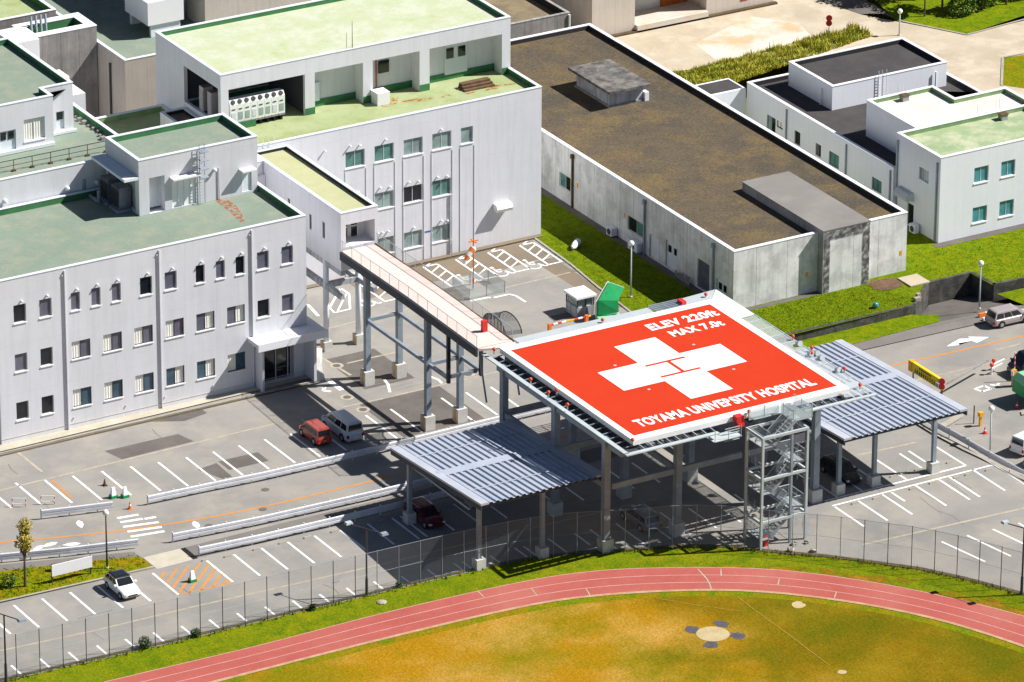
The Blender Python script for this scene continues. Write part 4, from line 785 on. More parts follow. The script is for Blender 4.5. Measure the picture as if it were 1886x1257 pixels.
block(R3, 53.4, 66.6, 30.7, 38.4, 4.51, 7.0, 6.5, 'wall_white', 'roof_charcoal', um='upstand_dark', cm='coping_white')
e = MB(); [e.tube((x, 30.55, 4.6), (x, 30.55, 7.6), .03) for x in (58.6, 59.0, 59.5)]; [e.tube((58.6, 30.55, 4.8+.3*k), (59.0, 30.55, 4.8+.3*k), .02, n=5) for k in range(8)]; e.build('ladder', 'white_metal', R3)
e = MB(); e.tube((65.2, 30.5, 4.6), (65.2, 30.5, 6.3), .09).tube((53.2, 32.4, 4.6), (53.2, 32.4, 6.2), .09); e.build('drain_pipe', 'white_metal', R3)
# ---------------------------------------------------------------- buildings along the service road
B2 = thing('loading_building', 'beige building with a dark recessed loading dock across the service road', 'building', (60, 74, 0))
block(B2, 49.3, 71, 68.4, 90, 0, 10, 9.5, 'concrete_tan', 'roof_tan', front=[(54.35, 62.9, .8, 6, 3.2)])
e = MB(); FY(68.4).quad(e, 54.36, 62.89, .8, 6, 3.19); e.build('dock_wall', 'concrete', B2); e = MB(); FY(68.4).box(e, 59.3, 62.5, 3.05, 3.18, .82, 4); e.build('dock_door', 'rust', B2)
e = MB(); FY(68.4).box(e, 54.4, 62.85, -.5, 3.1, 0, .78); e.build('dock_platform', 'concrete_pale', B2); e = MB(); e.box(49.0, 71.2, 67.9, 68.38, .05, .25); e.build('plinth', 'moss_dirt', B2)
e = MB(); FY(68.4).box(e, 67.0, 67.9, -.03, -.003, 1.0, 1.9); e.build('notice_board', 'white_metal', B2); e = MB(); FY(68.4).box(e, 67.0, 67.9, -.05, -.031, 1.0, 1.35); e.build('notice_band', 'tail_red', B2)
B3 = thing('tank_house', 'small concrete tank house with brown roof behind the clinic block', 'building', (40, 67, 0))
block(B3, 30, 43.3, 62.8, 74, 0, 6.0, 5.2, 'concrete_dark', 'roof_tan', um='upstand_dark', cm='concrete_grey'); e = MB(); e.tube((43.2, 62.7, 0), (43.2, 62.7, 5.8), .12); e.build('drain_pipe', 'white_metal', B3)
# ---------------------------------------------------------------- helipad
HP = thing('helipad', 'raised red helipad deck with a white cross and hospital lettering on steel columns', 'helipad', (.5, -26, 0))
X0, X1, Y0, Y1, ZD = -10.05, 10.98, -36.67, -15.08, 11.0
MB().box(X0, X1, Y0, Y1, 10.55, ZD).build('deck', 'pad_white', HP)
MB().face([(-9.5, -35.86, ZD+.004), (10.33, -35.75, ZD+.004), (10.27, -15.95, ZD+.004), (-9.5, -15.95, ZD+.004)]).build('red_surface', 'pad_red', HP)
e = MB(); z = ZD+.008
for q in ((-5.54, 6.52, -27.8, -23.55), ): e.face([(q[0], q[2], z), (q[1], q[2], z), (q[1], q[3], z), (q[0], q[3], z)])
for q in ((-1.58, 2.5, -31.95, -27.8), (-1.56, 2.48, -23.55, -19.65)): e.face([(q[0], q[2], z), (q[1], q[2], z), (q[1], q[3], z), (q[0], q[3], z)])
e.build('white_cross', 'pad_white', HP)
e = MB(); z = ZD+.012
for q in ((-1.42, 2.48, -24.58, -24.26), (-1.45, 2.44, -27.13, -26.81), (.62, .96, -26.81, -24.58)): e.face([(q[0], q[2], z), (q[1], q[2], z), (q[1], q[3], z), (q[0], q[3], z)])
e.build('letter_h', 'pad_red', HP)
def lettering(txt, x0, x1, y, h, z, par, nm, mt, bold=.038):
    cu = bpy.data.curves.new('t', 'FONT'); cu.body = txt; cu.offset = bold; cu.space_character = 1.08
    ob = bpy.data.objects.new('t', cu); COL.objects.link(ob); dg = bpy.context.evaluated_depsgraph_get(); ev = ob.evaluated_get(dg); me = ev.to_mesh()
    vs = [v.co.copy() for v in me.vertices]; fs = [tuple(p.vertices) for p in me.polygons]; ev.to_mesh_clear()
    bpy.data.objects.remove(ob); bpy.data.curves.remove(cu)
    ax, bx = min(v.x for v in vs), max(v.x for v in vs); ay, by = min(v.y for v in vs), max(v.y for v in vs)
    mb = MB(); mb.v = [(x0+(v.x-ax)/(bx-ax)*(x1-x0), y+(v.y-ay)/(by-ay)*h, z) for v in vs]; mb.f = fs
    return mb.build(nm, mt, par)
lettering('TOYAMA UNIVERSITY HOSPITAL', -8.15, 9.1, -34.72, 1.5, ZD+.008, HP, 'lettering', 'pad_white')
lettering('ELEV 220ft', 3.0, 9.85, -18.38, 1.38, ZD+.008, HP, 'lettering', 'pad_white')
lettering('MAX 7.0t', 3.95, 9.1, -20.42, 1.28, ZD+.008, HP, 'lettering', 'pad_white')
e = MB()
for x, y in ((-3.5, -23), (4.5, -22.6), (4.7, -28.6), (-3.6, -28.6)): disc(e, x, y, .14, ZD+.012, 8)
e.build('deck_light', 'steel_light', HP)
e = MB()
for x in (-9.6, -4, 1.5, 6.5, 10.5): e.box(x-.15, x+.15, Y0+.3, Y1-.3, 9.9, 10.54)
for y in (-35.5, -33.9, -30, -25.5, -21, -16.6):
    for a, b in ((-9.45, -4.15), (-3.85, 1.35), (1.65, 6.35), (6.65, 10.35)): e.box(a, b, y-.13, y+.13, 9.95, 10.5)
e.build('deck_girder', 'steel_dark', HP)
COLS = [(-10.8, -33.7), (-4, -33.9), (9.45, -34.1), (-10.75, -25.5), (-4, -25.5), (2.5, -25.5), (9.45, -25.5), (-10.75, -17), (-4, -17), (2.5, -17), (9.45, -17)]
for x, y in COLS:
    c_ = MB().box(x-.28, x+.28, y-.28, y+.28, 0, 10.3).build('column', 'steel', HP)
    MB().box(x-.5, x+.5, y-.5, y+.5, 0, 1.15).build('pedestal', 'concrete', c_)
e = MB()
for y in (-33.85, -25.5, -17):
    for a, b in ((-10.4, -4.3), (-3.7, 2.2), (2.8, 9.15)): e.box(a, b, y-.16, y+.16, 5.6, 6.1)
for x in (-10.75, -4, 9.45):
    for a, b in ((-33.4, -25.8), (-25.2, -17.3)): e.box(x-.15, x+.15, a, b, 5.6, 6.1)
for x in (-10.75, -4, 2.5, 9.45): e.box(x-.16, x+.16, -36.2, -16, 9.5, 9.88)
e.build('frame_beam', 'steel', HP)
# edge works: gutter rails on the two near sides, closed panels and nets on the far sides
e = MB(); zr = 10.5
e.beam((-11.3, -14.4, zr), (-11.3, -37.75, zr), .42, .10).beam((-11.5, -37.85, zr), (-2.6, -37.85, zr), .42, .10).beam((5.8, -37.85, zr), (12.9, -37.85, zr), .36, .12)
e.build('edge_walkway', 'steel_light', HP)
e = MB()
for k in range(21): y = -36.5+k*1.05; e.beam((X0, y, 10.5), (-11.45, y, 10.42), .05, .08); None
for k in range(9): x = -9.5+k*.85; e.beam((x, Y0, 10.5), (x, -38, 10.42), .09, .12)
for k in range(7): x = 6.2+k*1.0; e.beam((x, Y0, 10.5), (x, -38, 10.42), .09, .12)
e.build('edge_bracket', 'steel', HP)
e = MB(); e.box(X0-.9, -3.2, Y0-.75, Y0-.03, 10.25, 10.3).box(5.8, X1, Y0-.75, Y0-.03, 10.25, 10.3).box(X0-.95, X0-.04, Y0, Y1, 10.2, 10.25); e.build('edge_gutter', 'steel_dark', HP)
e = MB(); e.hull8([(-8.0, Y1+.02, 10.85), (5.2, Y1+.02, 10.85), (5.6, -13.7, 10.80), (-8.0, -13.7, 10.80), (-8.0, Y1+.02, 10.93), (5.2, Y1+.02, 10.93), (5.6, -13.7, 10.88), (-8.0, -13.7, 10.88)])
e.hull8([(8.4, Y1+.02, 10.85), (11.0, Y1+.02, 10.85), (12.5, -13.2, 10.8), (8.4, -13.5, 10.8), (8.4, Y1+.02, 10.93), (11.0, Y1+.02, 10.93), (12.5, -13.2, 10.88), (8.4, -13.5, 10.88)])
e.build('edge_panel', 'net_sheet', HP)
e = MB(); e.hull8([(X1+.02, -19.6, 10.85), (12.6, -19.4, 10.8), (12.6, -13.2, 10.8), (X1+.02, Y1, 10.85), (X1+.02, -19.6, 10.93), (12.6, -19.4, 10.88), (12.6, -13.2, 10.88), (X1+.02, Y1, 10.93)]); e.build('edge_panel', 'coping', HP)
e = MB(); e.face([(X1+.05, -19.7, 10.85), (12.6, -19.5, 10.83), (12.6, -36.9, 10.83), (X1+.05, -36.6, 10.85)]).face([(12.6, -36.9, 10.83), (12.6, -37.8, 10.8), (10, -37.8, 10.8), (10, -36.7, 10.83)]); e.build('safety_net', 'safety_net', HP)
e = MB(); e.beam((12.62, -19.4, 10.83), (12.62, -37.8, 10.83), .07)
for k in range(10): y = -20.6-1.75*k; e.beam((X1, y, 10.8), (12.62, y, 10.83), .08)
e.build('net_frame', 'steel_light', HP)
e = MB(); [e.beam((5.4+.0*k, -15.0+.32*k, 11.0), (8.3, -15.0+.32*k, 11.0), .09) for k in range(5)]; e.beam((6.9, -15.1, 10.95), (6.9, -13.6, 10.95), .06); e.build('floodlight_rack', 'steel', HP)
e = MB(); e.box(8.05, 8.5, -15.0, -14.2, 11.0, 11.3).box(-.55, .15, -37.4, -36.75, 10.7, 11.2).box(-.45, .15, -37.5, -36.9, 10.3, 10.65); e.build('fire_box', 'red', HP)
random.seed(4)
for x, y in ((.35, -14.6), (10.9, -14.3), (12.5, -25.6), (12.6, -28.4), (12.0, -29.3), (12.6, -33.4), (11.9, -36.85), (-11.3, -22.3), (-11.35, -25.3), (-10.5, -25.2), (-11.25, -28.2), (-10.2, -36.8), (1.0, -36.8), (-10.8, -15.4)):
    l = MB().tube((x, y, 10.75), (x, y, 11.05), .06).build('edge_light', 'steel_light', HP); MB().ball((x, y, 11.18), .17, 8).build('lamp_lens', 'lamp_red', l, smooth=True)
e = MB()
for x, y in ((12.3, -26.6), (12.0, -28.9), (12.3, -30.0), (12.2, -32.8), (12.5, -29.0)): e.tube((x, y, 10.95), (x, y-.5, 11.1), .2, .26, n=8)
e.build('floodlight', 'steel_light', HP)
e = MB()
for k in range(6): e.beam((-1.9+.02*k, -37.6, 9.4+.22*k), (-.4, -37.6, 9.4+.22*k), .05)
e.box(-3.3, -.6, -38.3, -37.0, 9.9, 9.96); [e.tube((x, -38.3, 9.9), (x, -38.3, 10.95), .03) for x in (-3.2, -1.9, -.7)]; e.build('service_ladder', 'steel_light', HP)
# ---------------------------------------------------------------- ramp from the corridor to the deck
RP = thing('access_ramp', 'pink surfaced ramp with dark steel girders running from the corridor to the helipad', 'ramp', (-9.8, -2, 0))
def rx0(y): return -11.3+(y-10.3)*.024
def rz(y): return 11.12+(y-10.3)*-.004-.26*max(0, (y+2)/12.3)
ya, yb = 10.3, -14.6
Ys = [ya-(ya-yb)*k/10 for k in range(11)]
MB().loft([[(rx0(y), y, rz(y)-.15), (rx0(y)+3.3, y, rz(y)-.15), (rx0(y)+3.3, y, rz(y)), (rx0(y), y, rz(y))] for y in Ys]).build('deck', 'ramp_pink', RP)
MB().hull8([(rx0(yb), yb-.01, 10.9), (rx0(yb)+3.3, yb-.01, 10.9), (-8.4, -15.05, 10.9), (-10.05, -15.05, 10.9), (rx0(yb), yb-.01, 11.13), (rx0(yb)+3.3, yb-.01, 11.13), (-8.4, -15.05, 11.03), (-10.05, -15.05, 11.03)]).build('deck_end', 'ramp_pink', RP)
for o, nm in ((-.21, 'girder'), (3.31, 'girder')):
    MB().loft([[(rx0(y)+o, y, rz(y)-.8), (rx0(y)+o+.2, y, rz(y)-.8), (rx0(y)+o+.2, y, rz(y)-.05), (rx0(y)+o, y, rz(y)-.05)] for y in Ys]).build(nm, 'steel_dark', RP)
for y in (9.5, 5.6, 2, -1.6, -5.3, -9, -12.5): MB().box(rx0(y), rx0(y)+3.3, y-.12, y+.12, 10.2, rz(y)-.16).build('cross_girder', 'steel_dark', RP)
e = MB(); e.beam((rx0(ya)+3.36, ya, rz(ya)+.02), (rx0(yb)+3.36, yb, rz(yb)+.02), .12, .12); e.build('edge_kerb', 'soil', RP)
for o in (-.06, 3.42):
    e = MB(); [e.tube((rx0(y)+o, y, rz(y)), (rx0(y)+o, y, rz(y)+1.05), .025, n=5) for y in [10-1.75*k for k in range(15)]]
    for a, b in zip(Ys, Ys[1:]): e.tube((rx0(a)+o, a, rz(a)+1.05), (rx0(b)+o, b, rz(b)+1.05), .03, n=6)
    e.build('handrail', 'steel_light', RP)
    e = MB(); [e.face([(rx0(a)+o, a, rz(a)+.1), (rx0(b)+o, b, rz(b)+.1), (rx0(b)+o, b, rz(b)+1.0), (rx0(a)+o, a, rz(a)+1.0)]) for a, b in zip(Ys, Ys[1:])]; e.build('rail_mesh', 'chain_link', RP)
for x, y in ((-11.4, 5.6), (-8.2, 5.6), (-11.5, -5.3), (-8.3, -5.3)):
    c_ = MB().box(x-.24, x+.24, y-.24, y+.24, 0, 10.2).build('column', 'steel', RP)
    MB().box(x-.48, x+.48, y-.48, y+.48, 0, 1.3).build('pedestal', 'concrete', c_); MB().box(x-.5, x+.5, y-.12, y+.12, .05, 1.25).build('hazard_strip', 'orange_yellow', c_)
e = MB()
for x in (-11.4, -8.2): e.box(x-.13, x+.13, -5.05, 5.35, 5.9, 6.2).box(x-.13, x+.13, -8.6, -5.55, 5.9, 6.2)
for y in (5.6, -5.3, -8.5): e.box(-11.1, -8.5, y-.12, y+.12, 5.9, 6.2)
e.build('tie_beam', 'steel', RP)
e = MB()
for x in (-11.4, -8.2): e.box(x-.14, x+.14, -8.85, -8.57, 5.6, 10.2)
e.build('hanger', 'steel_dark', RP)
e = MB()
for x in (-11.4, -8.2): e.box(x-.05, x+.05, -5.4, -5.3, 6.2, 10.2); e.beam((x, -15.2, 6.3), (x, -14, 10.2), .12)
e.build('brace', 'steel', RP)
e = MB(); e.box(-9.9, -9.45, -12.0, -11.6, 11.12, 12.2); tag(e.build('fire_equipment_box', 'red'), 'tall red fire equipment box standing on the pink ramp', 'fire box')
bd = MB(); bd.face([(-10.1, -1.6, 11.10+.03), (-9.2, -2.4, 11.13), (-8.7, -.9, 11.13), (-8.8, -.5, 11.13)]); bd.build('worn_patch', 'asphalt_path', RP)
# globe shaped cage next to the ramp
gl = thing('wire_dome', 'dark arched mesh guard beside the ramp near the helipad', 'guard', (-6.9, -9.6, 10))
e = MB(); ring = [(-7.4+.0*k, -9.6-1.9*math.cos(math.pi*k/10), 10.2+1.15*math.sin(math.pi*k/10)) for k in range(11)]
for a, b in zip(ring, ring[1:]): e.tube(a, b, .05); e.tube((a[0]+1.6, a[1], a[2]-.15), (b[0]+1.6, b[1], b[2]-.15), .05)
for k in range(1, 10): e.tube((ring[k][0], ring[k][1], 10.2), ring[k], .03, n=5)
e.build('frame', 'steel_dark', gl); e = MB()
for a, b in zip(ring, ring[1:]): e.face([a, b, (b[0]+1.6, b[1], b[2]-.15), (a[0]+1.6, a[1], a[2]-.15)])
e.face(ring); e.build('mesh_panel', 'dark_mesh', gl)
# ---------------------------------------------------------------- carports
def carport(label, x0, x1, y0, y1, cols):
    cp = thing('carport', label, 'carport', ((x0+x1)/2, (y0+y1)/2, 0)); ym = (y0+y1)/2+.15; ze, zm = 5.72, 6.2
    def zt(y): t = (y-ym)/((y1-ym) if y > ym else (ym-y0)); return zm-(zm-ze)*t
    e = MB(); per = .62; n = int((x1-x0-1.2)/per); xs = []
    for k in range(n): a = x0+.6+k*per; xs += [(a, 0), (a+.20, 0), (a+.27, .13), (a+.50, .13), (a+.57, 0)]
    xs.append((x0+.6+n*per, 0)); ys = [y0+(ym-.35-y0)*k/5 for k in range(6)], [ym+.35+(y1-ym-.35)*k/5 for k in range(6)]
    for Y in ys: e.loft([[(x, y, zt(y)+h) for x, h in xs] for y in Y], cap=False, closed=False)
    e.build('ribbed_sheet', 'sheet_roof', cp)
    e = MB(); e.box(x0+.45, x1-.45, ym-.5, ym+.5, zm+.12, zm+.17)
    for yy in ((ym+y1)/2+.7, (ym+y0)/2-.7, ): e.box(x0+.6, x1-.6, yy-.05, yy+.05, zt(yy)+.11, zt(yy)+.15)
    e.build('ridge_cap', 'sheet_roof', cp)
    e = MB()
    for xx in (x0, x1-.75):
        Y = [y0+(y1-y0)*k/12 for k in range(13)]; e.loft([[(xx, y, zt(y)-.02), (xx+.75, y, zt(y)-.02), (xx+.75, y, zt(y)+.17), (xx, y, zt(y)+.17)] for y in Y])
    e.build('edge_flashing', 'galvanised', cp)
    e = MB()
    for xx in (x0+.02, x1-.12): e.loft([[(xx, y, zt(y)-.45), (xx+.1, y, zt(y)-.45), (xx+.1, y, zt(y)-.03), (xx, y, zt(y)-.03)] for y in [y0+(y1-y0)*k/12 for k in range(13)]])
    for k in range(9): yy = y0+.2+(y1-y0-.4)*k/8; e.box(x0+.2, x1-.2, yy-.07, yy+.07, zt(yy)-.25, zt(yy)-.04)
    e.build('roof_beam', 'steel_dark', cp)
    for x, y in cols:
        c_ = MB().box(x-.17, x+.17, y-.17, y+.17, 0, zt(y)-.3).build('column', 'steel', cp); MB().box(x-.42, x+.42, y-.42, y+.42, 0, .95).build('pedestal', 'concrete', c_)
    e = MB()
    for x in sorted({round(c[0]) for c in cols}): MB().box(x-.1, x+.1, y0+2.6, y1-1.5, 5.15, 5.35).build('cross_beam', 'steel', cp); return cp
carport('ribbed metal carport roof left of the helipad beside the sports fence', -22.45, -10.7, -33.35, -18.3, [(-21.5, -31.4), (-15.9, -32.1), (-22.1, -20.9), (-16, -20.5)])
carport('ribbed metal carport roof right of the helipad near the exit lane', 10.1, 22.5, -37.4, -18.1, [(15.5, -34.0), (21.35, -34.3), (15.5, -21), (21.3, -21), (12, -33.9)])
# ---------------------------------------------------------------- stair tower
ST = thing('stair_tower', 'open galvanised steel stair tower in front of the helipad', 'stair tower', (2.6, -38.7, 0))
ax, bx, ay, by = .4, 4.75, -39.95, -37.5
for x in (ax, bx):
    for y in (ay, by): MB().box(x-.1, x+.1, y-.1, y+.1, 0, 10.15).build('post', 'steel_light', ST)
MB().box(3.15, 3.35, ay-.06, ay+.1, 0, 9.9).build('post', 'steel', ST)
e = MB()
for z in (2.3, 6.2, 9.95):
    for y in (ay, by): e.box(ax+.1, bx-.1, y-.09, y+.09, z, z+.22)
    for x in (ax, bx): e.box(x-.09, x+.09, ay+.1, by-.1, z, z+.22)
e.build('frame_beam', 'steel_light', ST)
LV = [0, .8, 3.0, 4.95, 7.1, 9.15, 11.0]
plat, tr, stg, rl, pn = MB(), MB(), MB(), MB(), MB()
xm0, xm1 = 1.5, 3.65
for i in range(6):
    z0, z1 = LV[i], LV[i+1]; right = i % 2 == 1; yl0, yl1 = (ay+.12, ay+1.12) if right else (by-1.12, by-.12)
    xs, xe = (xm0, xm1) if right else (xm1, xm0)
    n_ = 8 if i else 4
    if i == 0: xs = 2.6
    for k in range(n_):
        t = (k+.5)/n_; x = xs+(xe-xs)*t; z = z0+(z1-z0)*(k+1)/(n_+.5); tr.box(x-.12, x+.12, yl0, yl1, z-.03, z+.03)
    for y in (yl0, yl1): stg.beam((xs, y, z0+.05), (xe, y, z1-.05), .05, .26); rl.tube((xs, y, z0+1.0), (xe, y, z1+1.0), .035, n=6); pn.face([(xs, y, z0+.25), (xe, y, z1+.15), (xe, y, z1+.95), (xs, y, z0+1.0)])
    if i < 5:
        px0, px1 = (xm1, bx-.12) if right else (ax+.12, xm0); plat.box(px0, px1, ay+.12, by-.12, z1-.08, z1)
        ex_ = px1 if right else px0
        rl.tube((ex_, ay+.1, z1+1.05), (ex_, by-.1, z1+1.05), .035, n=6); pn.face([(ex_, ay+.12, z1), (ex_, by-.12, z1), (ex_, by-.12, z1+1), (ex_, ay+.12, z1+1)])
        for y in (ay+.1, by-.1): rl.tube((px0, y, z1+1.05), (px1, y, z1+1.05), .035, n=6); pn.face([(px0, y, z1), (px1, y, z1), (px1, y, z1+1), (px0, y, z1+1)])
plat.build('landing', 'net_sheet', ST); tr.build('tread', 'steel_light', ST); stg.build('stringer', 'steel', ST); rl.build('handrail', 'steel_light', ST); pn.build('guard_panel', 'guard_mesh', ST)
e = MB(); e.box(1.0, 5.4, Y0-1.0, Y0-.04, 10.75, 10.8).box(3.6, 5.4, -39.6, Y0-1.0, 10.75, 10.8); e.build('top_landing', 'net_sheet', ST)
e = MB(); e.box(.5, 3.4, Y0-.95, Y0-.9, 10.8, 11.75).box(3.55, 3.6, -39.6, Y0-1.0, 10.8, 11.8).box(5.35, 5.4, -39.6, Y0-.1, 10.8, 11.8).box(3.6, 5.35, -39.62, -39.57, 10.8, 11.8); e.build('top_guard', 'clear_panel', ST)
e = MB(); [e.tube((x, y, 10.8), (x, y, 11.9), .035) for x, y in ((3.58, -39.6), (5.38, -39.6), (5.38, -38), (3.58, -38), (.5, -37.6), (2, -37.6))]; e.build('top_post', 'steel_light', ST)
e = MB(); bl = MB(); br = MB()
for z in LV[1:6]:
    for k in range(3): y = ay+.2+(by-ay-.4)*k/2; bl.tube((ax+.12, y, z), (ax+.12, y, z+1.05), .02, n=4); bl.tube((bx-.12, y, z), (bx-.12, y, z+1.05), .02, n=4)
    bl.tube((ax+.12, ay+.1, z+.55), (ax+.12, by-.1, z+.55), .025, n=5).tube((bx-.12, ay+.1, z+.55), (bx-.12, by-.1, z+.55), .025, n=5)
for z0, z1 in ((.2, 2.3), (2.5, 6.1), (6.4, 9.9)):
    br.tube((ax, ay, z0), (ax, by, z1), .045, n=6).tube((ax, by, z0), (ax, ay, z1), .045, n=6).tube((bx, ay, z0), (bx, by, z1), .045, n=6)
bl.build('side_rail', 'steel_light', ST)
e.box(3.4, bx-.15, ay-.02, ay+.02, 9.0, 9.75); e.build('wind_screen', 'glass_grey', ST)
tag(MB().box(1.0, 1.35, -39.6, -39.3, .0, .95).build('fire_extinguisher_box', 'red'), 'small red fire equipment box at the foot of the stair tower', 'fire box')
random.seed(8); e = MB()
for i, (x, y, s_) in enumerate(((3.3, -40.5, .28), (4.4, -40.8, .24), (2.4, -41.4, .34), (4.0, -42.4, .3))):
    r_ = MB(); r_.ball((x, y, s_*.45), s_, 8, .65); r_.v = [(v[0]+random.uniform(-.1, .1), v[1]+random.uniform(-.1, .1), max(0, v[2]+random.uniform(-.06, .06))) for v in r_.v]
    tag(r_.build('boulder', 'kerb'), ['pale boulder nearest the stair tower post', 'small pale boulder right of the stair tower post', 'flat pale boulder at the fence foot left of the other one there', 'pale boulder at the fence foot below the stair tower corner'][i], 'boulder', 'boulders at the foot of the stair tower')
# ---------------------------------------------------------------- vehicles
def car(name, label, cat, loc, head, L, Wd, H, paint, hood=.2, ws=.16, rear=.06, belt=.56, roofp=None, plate='plate_white', group=None, tailz=.5, taper=.8):
    """local frame: +x is the front; hood, ws (windscreen run) and rear (rear screen run) are fractions of the length"""
    c = thing(name, label, cat, (0, 0, 0), 0, group); ORG[c] = Vector((0, 0, 0)); w_ = Wd/2; zb = H*belt; x0, x1 = -L/2, L/2; hx = x1-hood*L
    def top(x):
        if x > hx: t = (x-hx)/(x1-hx); return zb-.02-(zb*.30)*t**1.8
        return zb
    st = [(x0, .80, .34, .82), (x0+.05, .9, .26, .95), (x0+.22, .97, .22, 1), (x0+.30*L, 1, .2, 1), (0, 1, .2, 1), (hx-.1, 1, .2, 1), (hx+.35*(x1-hx), .98, .22, 1), (hx+.7*(x1-hx), .94, .22, 1), (x1-.12, .86, .25, .97), (x1-.02, .74, .32, .9), (x1, .66, .36, .86)]
    rings = []
    for x, k, zl, zt_ in st:
        y = w_*k; z1 = top(x)*zt_
        zm = zl+(z1-zl)*.5
        rings.append([(x, -y*.86, zl), (x, -y*.97, zl+.08), (x, -y, zm), (x, -y*.975, z1-.07), (x, -y*.88, z1-.005), (x, 0, z1+.035), (x, y*.88, z1-.005), (x, y*.975, z1-.07), (x, y, zm), (x, y*.97, zl+.08), (x, y*.86, zl)])
    MB().loft(rings).build('body', paint, c, smooth=False)
    rb, fb_ = x0+.05, hx+.08; rt, ft = x0+.05+rear*L, hx-ws*L; zt_ = H-.10; yb, yt_ = w_*.91, w_*taper
    if rear < .03: rt = x0+.10
    cab = [[(rb, -yb, zb-.02), (fb_, -yb, zb-.02), (fb_, yb, zb-.02), (rb, yb, zb-.02)], [(rt, -yt_, zt_), (ft, -yt_, zt_), (ft, yt_, zt_), (rt, yt_, zt_)]]
    MB().loft(cab, cap=False).build('cabin', paint if name == 'parked_car' and roofp else (roofp or paint), c)
    rp = roofp or paint
    MB().loft([[(rt-.02, -yt_, zt_-.01), (ft+.02, -yt_, zt_-.01), (ft+.02, yt_, zt_-.01), (rt-.02, yt_, zt_-.01)], [(rt+.02, -yt_*.97, zt_+.06), (ft-.06, -yt_*.97, zt_+.06), (ft-.06, yt_*.97, zt_+.06), (rt+.02, yt_*.97, zt_+.06)], [(rt+.2, -yt_*.8, H), (ft-.3, -yt_*.8, H), (ft-.3, yt_*.8, H), (rt+.2, yt_*.8, H)]]).build('roof', rp, c)
    def lerp(a, b, t): return tuple(a[i]+(b[i]-a[i])*t for i in range(3))
    def panel(p, u0, u1, v0, v1, o, nm, mt):         # p: bottom-left, bottom-right, top-right, top-left
        q = [lerp(lerp(p[0], p[1], u), lerp(p[3], p[2], u), v) for u, v in ((u0, v0), (u1, v0), (u1, v1), (u0, v1))]
        return MB().face([(a[0]+o[0], a[1]+o[1], a[2]+o[2]) for a in q]).build(nm, mt, c)
    B, T = cab; e_ = .012
    panel([B[1], B[2], T[2], T[1]], .06, .94, .08, .95, (e_, 0, e_), 'windscreen', 'glass_dark')
    panel([B[3], B[0], T[0], T[3]], .07, .93, .15, .92, (-e_, 0, e_*.5), 'rear_window', 'glass_dark')
    for s_, (a, b, cc, d) in ((-1, (B[0], B[1], T[1], T[0])), (1, (B[3], B[2], T[2], T[3]))):
        for u0, u1 in ((.05, .30), (.33, .58), (.61, .90)): panel([a, b, cc, d], u0, u1, .14, .88, (0, s_*e_, 0), 'side_window', 'glass_dark')
    r_ = min(.33, H*.2)
    for x in (x0+.19*L, x1-.18*L):
        for s_ in (-1, 1):
            t = MB().tube((x, s_*(w_-.20), r_), (x, s_*(w_+.012), r_), r_, n=16).build('wheel', 'tyre', c); MB().tube((x, s_*(w_+.014), r_), (x, s_*(w_+.03), r_), r_*.62, r_*.5, n=12).build('rim', 'hub', t)
            MB().tube((x, s_*(w_-.05), r_+.02), (x, s_*(w_+.004), r_+.02), r_*1.18, n=16).build('wheel_arch', 'black', c)
    for s_ in (-1, 1):
        MB().box(x1-.28, x1-.05, s_*w_*.60, s_*w_*.88, top(x1)*.93, top(x1)*1.06+.02).build('headlight', 'white_metal', c)
        MB().box(x0-.012, x0+.10, s_*w_*.70, s_*w_*.93, zb*tailz, zb*(tailz+.28)).build('tail_light', 'tail_red', c)
        MB().box(fb_-.28, fb_-.10, s_*(w_*.95), s_*(w_+.16), zb+.03, zb+.17).build('mirror', paint, c)
    MB().box(x0-.02, x0+.0, -.17, .17, zb*.42, zb*.42+.17).build('number_plate', plate, c); MB().box(x1-.02, x1+.015, -.5*w_, .5*w_, .38, .50).build('grille', 'black', c)
    MB().box(x0-.035, x0+.15, -w_*.86, w_*.86, .28, .44).build('bumper', paint, c)
    c.location = loc; c.rotation_euler = (0, 0, head); return c
N = math.pi/2
car('parked_car', 'small faded red hatchback parked with its back to the guard rail', 'car', (-20.95, -2.35, .012), N, 3.45, 1.5, 1.55, 'car_red', hood=.16, ws=.12, rear=.03, belt=.55, plate='plate_yellow')
car('parked_van', 'silver minivan parked beside the red hatchback', 'van', (-18.35, -2.45, .012), N, 4.75, 1.75, 1.85, 'car_silver', hood=.14, ws=.17, rear=.02, belt=.58)
car('parked_car', 'small white car with a black roof parked below the grass strip', 'car', (-48.75, -20.75, .012), -N, 3.7, 1.72, 1.44, 'car_white', hood=.33, ws=.14, rear=.14, belt=.6, roofp='car_black')
car('parked_car', 'dark wine red car parked in the shade under the left carport', 'car', (-20.8, -21.2, .012), -N, 4.4, 1.7, 1.45, 'car_wine', hood=.26, ws=.15, rear=.12)
car('parked_car', 'grey estate car parked in the shade under the helipad', 'car', (-5.55, -30.6, .012), N, 4.4, 1.7, 1.5, 'car_grey', hood=.24, ws=.14, rear=.05)
car('parked_car', 'black car parked in the shade under the right carport', 'car', (14.0, -31.2, .012), -N, 4.5, 1.75, 1.45, 'car_black', hood=.26, ws=.15, rear=.12)
car('moving_car', 'champagne hatchback driving up the road at the right edge', 'car', (46.3, -9.55, -.88), -.02, 4.1, 1.7, 1.55, 'car_champagne', hood=.2, ws=.15, rear=.05)
car('waiting_van', 'black van waiting at the gate barrier behind the green booth', 'van', (41.9, -19.7, -.88), math.pi, 4.8, 1.85, 2.05, 'car_black', hood=.12, ws=.14, rear=.02)
